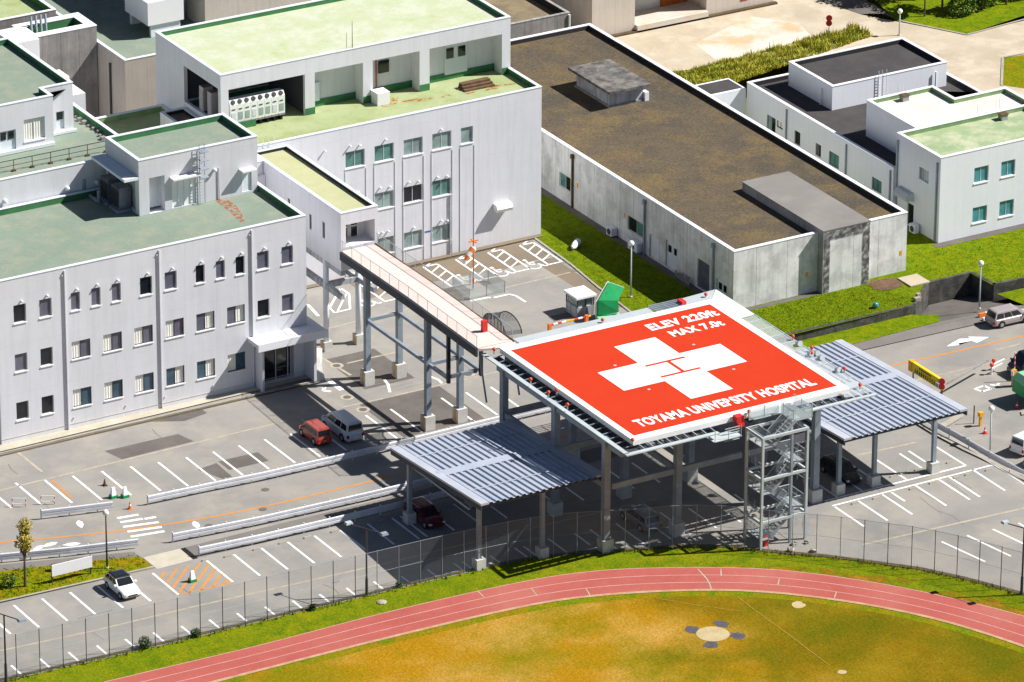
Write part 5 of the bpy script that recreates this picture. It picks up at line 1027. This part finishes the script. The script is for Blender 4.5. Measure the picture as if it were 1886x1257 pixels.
car('waiting_car', 'white minivan behind the guard rail at the right edge', 'van', (32.6, -33.0, -.88), .25, 4.4, 1.7, 1.65, 'car_white', hood=.16, ws=.14, rear=.03)
car('waiting_car', 'white car cut by the right edge in front of the white minivan', 'car', (31.9, -35.9, -.88), .3, 4.2, 1.7, 1.5, 'car_white', hood=.22, ws=.14, rear=.08)
car('parked_car', 'silver car at the far edge of the park lawn', 'car', (99.5, 56.5, .08), .3, 4.3, 1.7, 1.5, 'car_silver', hood=.22, ws=.14, rear=.08)
# ---------------------------------------------------------------- sports fence
FN = thing('sports_fence', 'tall chain link fence on thin posts around the sports field', 'fence', (-20, -32, 0))
fp_ = []; d0 = 0
def walk(P, step):
    out = [P[0]]; need = step
    for a, b in zip(P, P[1:]):
        l = math.hypot(b[0]-a[0], b[1]-a[1]); t = need
        while t <= l: out.append((a[0]+(b[0]-a[0])*t/l, a[1]+(b[1]-a[1])*t/l)); t += step
        need = t-l
    return out
fp_ = walk(smooth_line(FENCE, 4), 2.0); FH = 3.85
for i, p in enumerate(fp_): MB().tube((p[0], p[1], 0), (p[0], p[1], FH+.05), .032, n=6).build('post', 'steel' if -33 < p[0] < 6 else 'steel_dark', FN)
e = MB()
for a, b in zip(fp_, fp_[1:]): e.tube((*a, FH), (*b, FH), .018, n=5, cap=False)
q_ = MB(); [q_.tube((*a, FH*.5), (*b, FH*.5), .012, n=4, cap=False) for a, b in zip(fp_, fp_[1:])]; q_.build('middle_wire', 'steel', FN)
e.build('top_wire', 'steel', FN); e = MB()
for a, b in zip(fp_, fp_[1:]): e.face([(*a, .05), (*b, .05), (*b, FH), (*a, FH)])
e.build('mesh_panel', 'chain_link', FN)
# ---------------------------------------------------------------- guard rails
def guard(label, P, z0=0, group='white guard rails'):
    g = thing('guard_rail', label, 'guard rail', (*P[0], z0), group=group)
    b = MB()
    for a, c in zip(P, P[1:]):
        za, zc = zg(*a), zg(*c)
        dx, dy = c[0]-a[0], c[1]-a[1]; l = math.hypot(dx, dy); nx, ny = -dy/l, dx/l
        def sec(p, z): return [(p[0]+nx*o, p[1]+ny*o, z+h) for o, h in ((0, .26), (-.06, .31), (-.06, .50), (-.015, .55), (-.06, .60), (-.06, .80), (0, .86), (.04, .86), (.04, .26))]
        b.loft([sec(a, za), sec(c, zc)])
    b.build('beam', 'rail_white', g)
    for p in walk(P, 2.4): z = zg(*p); MB().tube((p[0], p[1]+.1, z), (p[0], p[1]+.1, z+.95), .06, n=6).build('post', 'rail_white', g)
guard('long white guard rail between the upper car park and the road', [(-39.45, -7.1), (-34, -7.35), (-28.9, -7.7), (-21.5, -7.85), (-12, -7.8), (-4, -7.7), (4, -7.7)])
guard('short white guard rail on the far side of the road at the left edge', [(-48.4, -5.15), (-45.5, -5.9), (-42.5, -6.6)])
guard('white guard rail between the road and the footpath running under the helipad', [(-40.97, -14.6), (-37, -15.0), (-33.1, -15.3), (-22.9, -15.6), (-12, -15.6), (0, -15.5)])
guard('white guard rail along the upper edge of the lower car park', [(-40.3, -18.0), (-35, -18.35), (-28, -18.5), (-22.4, -18.55), (-16, -18.55), (-8, -18.6)])
guard('white guard rail at the left edge between the footpath and the road', [(-64, -8.0), (-58, -9.9), (-55.06, -10.98), (-49.5, -12.7), (-43.93, -14.1)])
guard('white guard rail beside the exit lane right of the carport', [(26.2, -24.5), (26.3, -27.7), (26.6, -30.2), (27.4, -33.9), (28.2, -37.6), (29.6, -43), (31.5, -50)])
struct('lane_kerb', strip(MB(), [(25.6, -24), (25.7, -28), (26.1, -32), (27.0, -37), (28.4, -43), (30.3, -50)], .3, .14, True), 'kerb')
# ---------------------------------------------------------------- lamps
def globe_lamp(label, x, y, z, h, dark=False, group='globe lamps'):
    l = thing('street_lamp', label, 'lamp', (x, y, z), group=group); pm = 'steel_dark' if dark else 'steel_light'
    MB().tube((x, y, z), (x, y, z+h-.25), .085, .06, n=8).build('pole', pm, l, smooth=True); MB().tube((x, y, z), (x, y, z+.12), .16, n=8).build('base', 'concrete', l)
    gl_ = MB().ball((x, y, z+h), .27, 12).build('globe', 'sill', l, smooth=True); MB().ball((x, y, z+h+.14), .2, 10, .6).build('cap', 'hub', gl_, smooth=True)
globe_lamp('slim white globe lamp on the lawn in front of the brown roofed building', 18.6, 10.5, 0, 5.3)
globe_lamp('dark poled globe lamp on the grass strip at the left', -47.97, -16.4, .12, 5.0, True)
globe_lamp('globe lamp in the driveway before the dark recess of the retaining wall', 45.6, -5.9, -.8, 4.5)
globe_lamp('globe lamp beside the exit lane guard rail', 28.8, -32.0, -.9, 4.2)
globe_lamp('small far globe lamp behind the low white building', 77.0, 54.2, .05, 2.6)
def flood(label, x, y, h, zf=0, arms=True):
    l = thing('floodlight_pole', label, 'floodlight', (x, y, 0), group='dark floodlight poles'); MB().tube((x, y, 0), (x, y, h), .09, .07, n=8).build('pole', 'frame_dark', l)
    MB().tube((x, y, 0), (x, y, 1.6), .13, .12, n=8).build('sleeve', 'frame_dark', l); MB().tube((x-.75, y+1.6, h+.02), (x+.75, y-1.6, h+.02), .045, n=6).build('arm', 'frame_dark', l)
    for s_ in (-1, 1): MB().hull8([(x-s_*.75+a*.32, y+s_*1.6+b*.24, h+.06+c_) for a, b, c_ in ((-1, -1, -.06), (1, -1, -.06), (1, 1, -.06), (-1, 1, -.06), (-.8, -.8, .12), (.8, -.8, .12), (.8, .8, .12), (-.8, .8, .12))]).build('lamp_head', 'steel_light' if s_ > 0 else 'steel', l)
flood('dark floodlight pole at the left end of the sports fence', -64.0, -30.6, 5.85)
flood('dark floodlight pole in the middle of the sports fence', -31.95, -31.3, 6.0)
flood('dark floodlight pole at the right end of the sports fence by the track', 14.3, -57.55, 5.95)
# ---------------------------------------------------------------- signs and small things
sg = thing('signboard', 'long blank white signboard on two posts on the grass strip', 'signboard', (-51.3, -16.75, .14)); MB().box(-53.15, -49.5, -16.8, -16.72, .75, 1.75).build('panel', 'white_metal', sg)
for x in (-53.1, -49.6): MB().box(x-.05, x+.05, -16.71, -16.6, .14, 1.8).build('post', 'steel_dark', sg)
ys = thing('height_sign', 'long yellow warning sign board over the exit lane', 'sign', (31.9, -18.6, -.9)); MB().hull8([(31.45+dx, y, z) for dx, y, z in ((0, -20.6, .0), (.3, -20.6, .0), (.3, -15.9, .0), (0, -15.9, .0), (0, -20.6, .95), (.3, -20.6, .95), (.3, -15.9, .95), (0, -15.9, .95))]).build('panel', 'yellow', ys)
MB().box(31.40, 31.8, -16.0, -15.5, -.02, .97).build('end_lamp', 'orange_yellow', ys); [MB().box(31.6, 31.7, y, y+.1, -.9, 0).build('post', 'steel_dark', ys) for y in (-20.4, -16.0)]
e = MB(); random.seed(12)
for k in range(12):
    y = -20.3+.33*k
    for j in range(4): e.box(31.42, 31.445, y+random.uniform(0, .12), y+random.uniform(.14, .25), .12+.1*j, .16+.1*j)
    e.box(31.42, 31.445, y+.1, y+.14, .12, .5)
    if 3 < k < 10: e.box(31.42, 31.445, y, y+.22, .66, .78)
e.build('sign_characters', 'black', ys)
rs_ = thing('stop_sign', 'red round plates on a thin post at the end of the yellow sign', 'sign', (31.3, -21.0, -.9)); MB().tube((31.3, -21, -.9), (31.3, -21, 1.3), .045, n=6).build('post', 'soil', rs_)
for z in (.55, 1.05): MB().tube((31.22, -21.0, z), (31.26, -20.97, z), .3, n=14).build('plate', 'red', rs_)
MB().box(31.1, 31.3, -20.6, -20.2, .3, .7).build('meter_box', 'steel', rs_)
tag(MB().beam((31.5, -20.6, .35), (38.3, -17.9, .35), .16, .14).build('dark_bar', 'concrete_dark'), 'thin dark bar reaching across the exit lane toward the black van', 'barrier')  # one long dark bar across the lane
bt = thing('gate_barrier', 'red and white striped gate barrier with orange post near the black van', 'barrier', (39, -19.6, -.9))
MB().box(38.5, 38.8, -21.6, -21.2, -.9, .7).build('cabinet', 'orange_yellow', bt); MB().box(38.4, 38.49, -21.6, -21.25, .15, .65).build('ticket_panel', 'white_metal', bt); MB().tube((39.3, -20.5, -.9), (39.3, -20.5, 1.9), .05, n=6).build('arm', 'white_metal', bt); [MB().tube((39.3, -20.5, -.5+.5*k), (39.3, -20.5, -.25+.5*k), .056, n=6).build('red_band', 'red', bt) for k in range(5)]
for i, (x, y) in enumerate(((38.4, -18.3), (39.1, -17.6))):
    q = thing('lane_marker', ['red topped white lane marker left of the black van', 'red topped white lane marker touching the black van'][i], 'bollard', (x, y, -.9)); MB().tube((x, y, -.9), (x, y, -.1), .08, n=8).build('post', 'white_metal', q); MB().ball((x, y, .0), .2, 8).build('head', 'lamp_red', q); MB().beam((x, y, -.35), (x+1.3, y+.2, -.2), .12).build('bar', 'white_metal', q)
gb = thing('ticket_booth', 'bright green ticket machine booth on orange legs at the right edge', 'booth', (38.3, -25, -.9))
MB().loft([[(36.9, -26.2, -.1), (41, -26.2, -.1), (41, -23.6, -.1), (36.9, -23.6, -.1)], [(36.9, -26.2, 1.1), (41, -26.2, 1.1), (41, -23.6, 1.1), (36.9, -23.6, 1.1)]]).build('cabinet', 'green', gb); MB().loft([[(36.8, -26.3, 1.1), (41.1, -26.3, 1.1), (41.1, -23.5, 1.1), (36.8, -23.5, 1.1)], [(37.2, -25.4, 1.75), (41.1, -25.4, 1.75), (41.1, -23.9, 1.75), (37.2, -23.9, 1.75)]]).build('roof', 'green_light', gb)
for x in (37.2, 38.4, 39.6): MB().box(x-.16, x+.16, -26.0, -25.6, -.9, -.11).build('leg', 'orange_yellow', gb)
kb = struct('lane_island', drape(drape(MB(), [(31.4, -21.6), (31.9, -22.4), (31.1, -24.7), (27.8, -26.1), (27.3, -25.6), (30.3, -24.2)], .12), [(35.6, -27.0), (42, -26.8), (42, -26.2), (36, -26.3)], .12), 'kerb')
e = MB(); e.tube((31.1, -26.2, -.9), (31.1, -26.2, .8), .055, n=6); tag(e.build('post', 'steel_dark'), 'thin dark post standing on the exit lane beside the right carport', 'post')
q = thing('intercom_post', 'orange machine post on the exit lane kerb beside the globe lamp', 'post', (31.3, -26.9, -.9)); MB().box(31.2, 31.4, -27.0, -26.8, -.9, .0).build('post', 'orange_yellow', q); MB().box(31.12, 31.5, -27.1, -26.7, .0, .4).build('head', 'orange_yellow', q)
def cone(label, x, y, z=0, h=.7, mt='orange'):
    c = thing('traffic_cone', label, 'cone', (x, y, z), group='traffic cones'); MB().tube((x, y, z+.04), (x, y, z+h), .16, .03, n=10).build('cone', mt, c); MB().box(x-.2, x+.2, y-.2, y+.2, z, z+.04).build('base', mt, c); MB().tube((x, y, z+h*.45), (x, y, z+h*.65), .112, .078, n=10).build('band', 'white_metal', c)
cone('orange cone at the left end of the long guard rail', -41.1, -7.0); cone('red cone on the exit lane below the orange post', 30.75, -28.4, -.9, .6, 'red'); cone('red cone at the foot of the green booth', 36.2, -25.4, -.9, .6, 'red')
q = thing('dark_cone', 'dark brown cone in the middle of an empty bay of the upper car park', 'cone', (-40.85, -1.8, 0)); MB().tube((-40.85, -1.8, .04), (-40.85, -1.8, .6), .15, .04, n=10).build('cone', 'soil', q); MB().box(-41.05, -40.65, -2, -1.6, 0, .04).build('base', 'black', q)
for lb, x, y, cm in (('left green footed sandwich board by the guard rail gap', -41.3, -4.3, 'green'), ('right green footed sandwich board by the guard rail gap', -40.4, -4.7, 'green'), ('green footed board standing on the yellow hatching', -42.95, -21.85, 'green')):
    a = thing('sandwich_board', lb, 'sign', (x, y, 0), group='green footed boards'); MB().loft([[(x-.22, y-.22, .25), (x+.22, y-.22, .25), (x+.22, y+.22, .25), (x-.22, y+.22, .25)], [(x-.14, y-.06, .95), (x+.14, y-.06, .95), (x+.14, y+.06, .95), (x-.14, y+.06, .95)]]).build('board', 'white_metal', a); MB().box(x-.28, x+.28, y-.28, y+.28, 0, .25).build('foot', cm, a)
for k, (x, y) in enumerate(((-48.95, -2.0), (-46.65, -2.75))):
    b = thing('crowd_barrier', ['left low red and white barrier at the left end of the upper car park', 'right low red and white barrier at the left end of the upper car park'][k], 'barrier', (x, y, 0), group='low barriers'); dx, dy = .48, -.3
    e = MB(); [e.tube((x-dx, y-dy, z), (x+dx, y+dy, z), .03, n=6) for z in (.25, .78)]; [e.tube((x+t*dx, y+t*dy, 0), (x+t*dx, y+t*dy, .78), .03, n=6) for t in (-1, 1)]; e.build('frame', 'white_metal', b); e = MB(); [e.tube((x+t*dx, y+t*dy, z), (x+t*dx, y+t*dy, z+.2), .036, n=6) for t in (-1, 1) for z in (.05, .5)]; e.build('red_band', 'red', b)
# booth with a green arrow sign, pole barrier and pit
bo = thing('guard_booth', 'small grey guard booth with a flat white roof behind the helipad', 'booth', (13.0, 9.9, 0))
MB().box(11.9, 13.7, 8.75, 10.75, 0, 1.0).build('base_wall', 'wall_old', bo); MB().box(12.02, 13.58, 8.87, 10.63, 1.0, 1.85).build('glazing', 'glass_pale', bo); e = MB(); [e.box(x-.05, x+.05, y-.05, y+.05, 1.0, 1.85) for x in (11.95, 12.8, 13.65) for y in (8.8, 10.7)]; e.build('corner_post', 'frame_dark', bo); MB().box(11.75, 13.85, 8.6, 10.9, 1.85, 2.05).build('roof', 'coping_white', bo)
ar = thing('arrow_sign', 'big green arrow shaped sign with a white edge beside the guard booth', 'sign', (14.2, 8.2, 0))
pts = [(13.1, 7.3, .5), (13.1, 7.3, 2.0), (14.55, 7.9, 3.25), (15.9, 7.45, 2.6), (14.95, 6.95, 1.7), (14.95, 6.8, .7)]
def slab(mb, P, d): mb.loft([P, [(p[0]+d[0], p[1]+d[1], p[2]+d[2]) for p in P]]); return mb
slab(MB(), pts, (.05, -.15, .12)).build('panel', 'green', ar)
cx = [sum(p[i] for p in pts)/len(pts) for i in range(3)]; slab(MB(), [tuple(cx[i]+(p[i]-cx[i])*1.09 for i in range(3)) for p in pts], (.0, .1, -.08)).build('edge', 'white_metal', ar)
MB().hull8([(13.0, 6.4, .2), (15.2, 6.2, .2), (15.2, 7.2, .2), (13.0, 7.4, .2), (13.0, 6.4, .45), (15.2, 6.2, .45), (15.2, 7.2, .55), (13.0, 7.4, .55)]).build('lower_wing', 'green_light', ar); MB().box(13.5, 14.7, 7.2, 8.3, 0, 1.2).build('cabinet', 'dark_green', ar)
MB().beam((14.1, 7.2, 1.5), (14.1, 7.35, 2.6), .07).build('handle', 'steel_dark', ar)
pb = thing('boom_barrier', 'red and white striped boom lying beside the guard booth', 'barrier', (10, 7.1, 0)); 
for k in range(10): MB().tube((8.0+.43*k, 7.12-.0*k, .8), (8.0+.43*(k+1), 7.12, .8), .1, n=8).build('stripe', ['red', 'white_metal'][k % 2] if k not in (4, 5, 9) else 'orange_yellow', pb)
for x in (8.05, 11.9): MB().box(x-.15, x+.15, 7.0, 7.25, 0, .95).build('stand', 'orange', pb)
bn = thing('banner', 'dark banner flag on a pole behind the carport under the helipad edge', 'banner', (-3.3, -15.2, 0)); MB().tube((-3.3, -15.2, 0), (-3.3, -15.2, 2.6), .04, n=6).build('pole', 'frame_dark', bn); MB().hull8([(-3.27, -15.2, .9), (-2.5, -15.0, 1.1), (-2.5, -14.98, 1.1), (-3.27, -15.18, .9), (-3.27, -15.2, 2.5), (-2.7, -15.05, 2.2), (-2.7, -15.03, 2.2), (-3.27, -15.18, 2.5)]).build('flag', 'car_wine', bn)
# windsock
wsk = thing('windsock', 'orange and white windsock hanging from a striped mast', 'windsock', (7.1, 19.1, 0))
for k in range(8): MB().tube((7.1, 19.1, .6*k), (7.1, 19.1, .6*k+.6), .09 if k < 2 else .07, n=8).build('mast', ['steel_light', 'orange'][k % 2] if k < 4 else 'orange', wsk)
MB().box(6.6, 7.6, 19.05, 19.15, 4.75, 4.85).box(7.05, 7.15, 18.6, 19.6, 4.75, 4.85).build('cross_arm', 'orange', wsk); 
P = [(7.0, 19.0, 4.1), (6.7, 18.95, 3.85), (6.4, 18.9, 3.55), (6.15, 18.85, 3.2), (5.95, 18.8, 2.85)]
for k in range(4): MB().tube(P[k], P[k+1], .32-.045*k, .275-.045*k, n=10, cap=False).build('sock', ['orange', 'white_metal'][k % 2], wsk)
MB().ball((7.0, 19.0, 4.0), .3, 8).build('lamp', 'white_metal', wsk)
wf = thing('mast_cage', 'low grey mesh cage around the foot of the windsock mast', 'guard', (7.6, 18.6, 0)); e = MB()
for a, b in (((5.6, 17.2), (9.3, 17.2)), ((9.3, 17.2), (9.3, 20.2)), ((9.3, 20.2), (5.6, 20.2)), ((5.6, 20.2), (5.6, 17.2))): e.face([(*a, 0), (*b, 0), (*b, 1.1), (*a, 1.1)])
e.build('mesh_panel', 'safety_net', wf); e = MB(); [e.tube((x, y, 0), (x, y, 1.15), .03, n=5) for x in (5.6, 7.4, 9.3) for y in (17.2, 20.2)]; e.build('post', 'steel', wf)
fl_ = thing('drum', 'white drum lying on the lawn by the kerb of the accessible bays', 'drum', (20.4, 23.1, 0)); MB().tube((19.9, 22.7, .3), (20.8, 23.5, .3), .32, n=12).build('body', 'wall_white', fl_); MB().tube((19.55, 22.4, .3), (19.9, 22.7, .3), .12, .3, n=12).build('neck', 'sill', fl_)
tag(MB().ball((36.5, -2.6, .3), .3, 10).build('marker_ball', 'green_light' if False else 'glass_cyan', smooth=True), 'teal ball on the lawn above the low retaining wall', 'ball')
tag(MB().box(40.4, 41.0, -3.3, -2.9, .02, .35).box(40.9, 41.3, -2.8, -2.5, .02, .5).build('stone_pile', 'kerb'), 'little pile of pale stones at the corner of the low retaining wall', 'stones')
tag(MB().ball((-51.0+19.5, -33.0, .05), .45, 8, .35).build('flat_stone', 'kerb'), 'flat pale stone on the grass between the fence and the track', 'stone')
e = thing('block_wall', 'low concrete block beside the hospital entrance', 'block', (-13.5, 11.5, 0)); MB().hull8([(-14.9, 9.4, 0), (-14.3, 9.0, 0), (-12.3, 12.2, 0), (-12.9, 12.6, 0), (-14.9, 9.6, .5), (-14.4, 9.3, .5), (-12.3, 12.2, 1.1), (-12.9, 12.6, 1.1)]).build('block', 'concrete', e)
# red white road plates beside the moving car
q = thing('road_plate', 'low red and white striped barrier lying by the driveway behind the champagne car', 'barrier', (46, -7.5, -.8))
for k in range(5): MB().box(44.5+.7*k, 45.2+.7*k, -7.55, -7.35, -.8, -.45).build('stripe', ['orange', 'white_metal'][k % 2], q)
MB().box(44.4, 48, -8.35, -8.1, -.8, -.55).build('rail', 'coping_white', q)
# wheel stops
e0 = None; k = 0
for x, y in [(17.87, -33.44), (18.9, -33.4), (20.4, -33.4), (22.4, -33.45), (23.6, -33.5), (15.2, -33.5), (12.1, -36.3), (17.9, -36.33), (20.0, -36.2), (22.4, -36.35), (23.6, -36.3), (25.6, -36.4), (14.2, -36.35), (-35.6, -19.2), (-33.2, -19.2), (-30.9, -19.3), (-28.4, -19.4), (-38.3, -19.2), (-26.3, -19.4), (-23.9, -19.5), (-40.2, -18.9)]:
    z = zg(x, y); o = MB().loft([[(xx, y-.09, z), (xx, y+.09, z), (xx, y+.06, z+.13), (xx, y-.06, z+.13)] for xx in (x-.32, x+.32)]).build('wheel_stop', 'kerb')
    side = 'left' if x < 0 else 'right'; tag(o, 'pale concrete wheel stop in the %s' % ('lower car park bays under the long guard rail' if x < 0 else 'white marked bays beside the stair tower'), 'wheel stop', 'wheel stops of the %s bays' % side)
# road signs by the service road
q = thing('round_signs', 'two round red signs on one post at the service road', 'sign', (70.6, 57.4, 0)); MB().tube((70.6, 57.4, 0), (70.6, 57.4, 2.4), .04, n=6).build('post', 'steel', q)
for z in (1.55, 2.1): MB().tube((70.55, 57.35, z), (70.52, 57.3, z), .32, n=14).build('plate', 'tail_red', q)
# ---------------------------------------------------------------- plants
def leaves(mb, c, r, n, s, flat=1.0, shell=.35):
    for _ in range(n):
        while True:
            p = Vector((random.uniform(-1, 1), random.uniform(-1, 1), random.uniform(-1, 1)))
            if shell < p.length < 1: break
        q = Vector((c[0]+p.x*r[0], c[1]+p.y*r[1], c[2]+p.z*r[2])); a = Vector((random.uniform(-1, 1), random.uniform(-1, 1), random.uniform(-.6, .6))).normalized()*s*random.uniform(.6, 1.3); b = a.cross(Vector((random.uniform(-1, 1), random.uniform(-1, 1), random.uniform(-1, 1)))).normalized()*s*.7
        mb.face([q-a, q+b, q+a, q-b])
    return mb
def tree(label, x, y, h, r, cm, z=0, group=None, blobs=9, dens=160, slim=False):
    t = thing('tree', label, 'tree', (x, y, z), group=group); tk = MB(); tk.tube((x, y, z), (x, y, z+h*.55), .045*h*.45, .02*h*.5, n=7); lf = MB()
    for k in range(blobs):
        a = random.uniform(0, 6.28); d = r*random.uniform(.1, .75); zz = z+h*random.uniform(.45, .9) if not slim else z+h*(.5+.45*k/blobs); d *= 1 if not slim else .5
        cx, cy = x+d*math.cos(a), y+d*math.sin(a); tk.tube((x, y, z+h*random.uniform(.3, .5)), (cx, cy, zz), .03*h*.3, .012*h*.3, n=5); rr = r*random.uniform(.35, .6); leaves(lf, (cx, cy, zz), (rr, rr, rr*.8), dens, .16 if not slim else .1)
    tk.build('trunk', 'bark', t); lf.build('crown', cm, t); return t
random.seed(21)
tree('slender young tree with yellowing leaves on the grass strip at the left', -55.3, -16.2, 6.3, 1.0, 'leaf_yellow', .14, blobs=12, dens=90, slim=True)
TREES = [(82.3, 57.5, 5.5, 1.6), (85.0, 58.3, 6.5, 1.9), (88.5, 56.2, 6.0, 1.6), (91.5, 56.2, 6.5, 1.8), (84.0, 62.0, 7, 2.4), (89.0, 62.5, 7.5, 2.5), (94.5, 61.0, 7.5, 2.5), (80.5, 63.5, 5, 2.0), (87, 68, 8, 3), (94, 69, 8, 3), (81.5, 69, 7, 2.5)]
TL = ['front left dark tree on the park lawn', 'slim dark tree between the two clipped shrubs on the park lawn', 'small dark tree in front of the right clipped shrub', 'dark tree at the right of the park lawn', 'dark tree behind the front left one', 'broad dark tree behind the clipped shrubs', 'dark tree behind the right shrub', 'low dark tree nearest the side road', 'tall dark tree at the back of the park lawn', 'tall dark tree at the back right of the park lawn', 'dark tree at the back beside the side road']
for (x, y, h, r), lb in zip(TREES, TL): tree(lb, x, y, h, r, 'leaf_dark', .06, 'park trees', 10, 130)
for lb, x, y, r in (('left clipped light green shrub on the park lawn', 86.0, 56.2, 1.7), ('right clipped light green shrub on the park lawn', 89.7, 57.3, 1.8), ('small clipped shrub at the right of the park lawn', 93.5, 57.2, 1.5)):
    t = thing('shrub', lb, 'shrub', (x, y, .06), group='clipped shrubs'); leaves(MB(), (x, y, .9), (r, r*.8, .95), 900, .13, shell=.7).build('crown', 'leaf_green', t); MB().tube((x, y, .06), (x, y, .9), .1).build('stem', 'bark', t)
for lb, x, y, r, cm in (('dark green bush at the foot of the sports fence', -51.8, -30.7, .55, 'leaf_dark'), ('small weedy bush at the fence below the yellow hatching', -47.4, -30.95, .4, 'leaf_dark'), ('small dark weed tuft at the fence foot further right', -37.0, -31.4, .3, 'leaf_dark'), ('low green bush beside the young tree', -56.4, -15.5, .7, 'leaf_green'), ('thin weed at the fence foot right of the middle floodlight', -28.9, -31.2, .3, 'leaf_dark')):
    t = thing('bush', lb, 'bush', (x, y, .05)); leaves(MB(), (x, y, r*.9), (r, r, r), int(500*r), .1, shell=.2).build('crown', cm, t); MB().tube((x, y, .03), (x, y, r), .03).build('stem', 'bark', t)
# tall grass bank behind the low white building
random.seed(31)
rd_ = MB(); base = MB()
def inb(x, y): return 50.2+(x-51)*.22 < y < 55.2+(x-51)*.09+1.0
for _ in range(26000):
    x = random.uniform(51.2, 74.5); y = random.uniform(49.5, 58.5)
    if not inb(x, y): continue
    h = random.uniform(.2, .6)+(.45 if random.random() < .05 else 0)+(.5*random.random() if x > 67 and random.random() < .4 else 0); h *= .75+.5*math.sin(x*1.3+y*2.1)*math.sin(y*1.7-x*.6); h = max(.15, h); a = random.uniform(0, 6.28); w_ = random.uniform(.04, .10); dx, dy = random.uniform(-.3, .3), random.uniform(-.3, .3)
    rd_.face([(x-w_*math.cos(a), y-w_*math.sin(a), .03), (x+w_*math.cos(a), y+w_*math.sin(a), .03), (x+dx, y+dy, h)])
o = rd_.build('tall_grass', 'reed'); o['kind'] = 'stuff'; o['label'] = 'tall yellow green reeds and weeds on the bank behind the white buildings'; o['category'] = 'grass'
# short tufts that break up the lawn edges
random.seed(41); tf = MB()
def tuft(x, y, z, n=5, s=.13, hh=.2):
    for _ in range(n):
        a = random.uniform(0, 6.28); px, py = x+random.gauss(0, .12), y+random.gauss(0, .12); tf.face([(px-s*.35*math.cos(a), py-s*.35*math.sin(a), z), (px+s*.35*math.cos(a), py+s*.35*math.sin(a), z), (px+random.uniform(-.1, .1), py+random.uniform(-.1, .1), z+hh*random.uniform(.5, 1.3))])
for a, b in zip(fp_, fp_[1:]):
    for _ in range(9): t = random.random(); tuft(a[0]+(b[0]-a[0])*t+random.gauss(0, .15), a[1]+(b[1]-a[1])*t-.12+random.gauss(0, .15), .03, 3, .13, .28)
for _ in range(2600):
    x = random.uniform(26, 40); y = random.uniform(-3.8, 2.4); tuft(x, y, .02, 2, .1, .08)
for _ in range(2200):
    x = random.uniform(43.9, 62); y = random.uniform(-5, 6)
    if y > .2 or (x > 48.9 and y > -3.4-(x-48.8)*.05): tuft(x, y, .02, 2, .1, .08)
for _ in range(1500): x = random.uniform(17.2, 24); tuft(x, random.uniform(4, 26), .02, 2, .1, .08)
for _ in range(900):
    x = random.uniform(-62, -44.8); y = random.uniform(-17.5, -13)
    if y > -17.4+(x+58)*-.03 and y < -12.4-(x+55.8)*.28: tuft(x, y, .14, 3, .12, .14)
o = tf.build('grass_tufts', 'lawn'); o['kind'] = 'stuff'; o['label'] = 'short grass tufts along the lawns and the fence line'; o['category'] = 'grass'
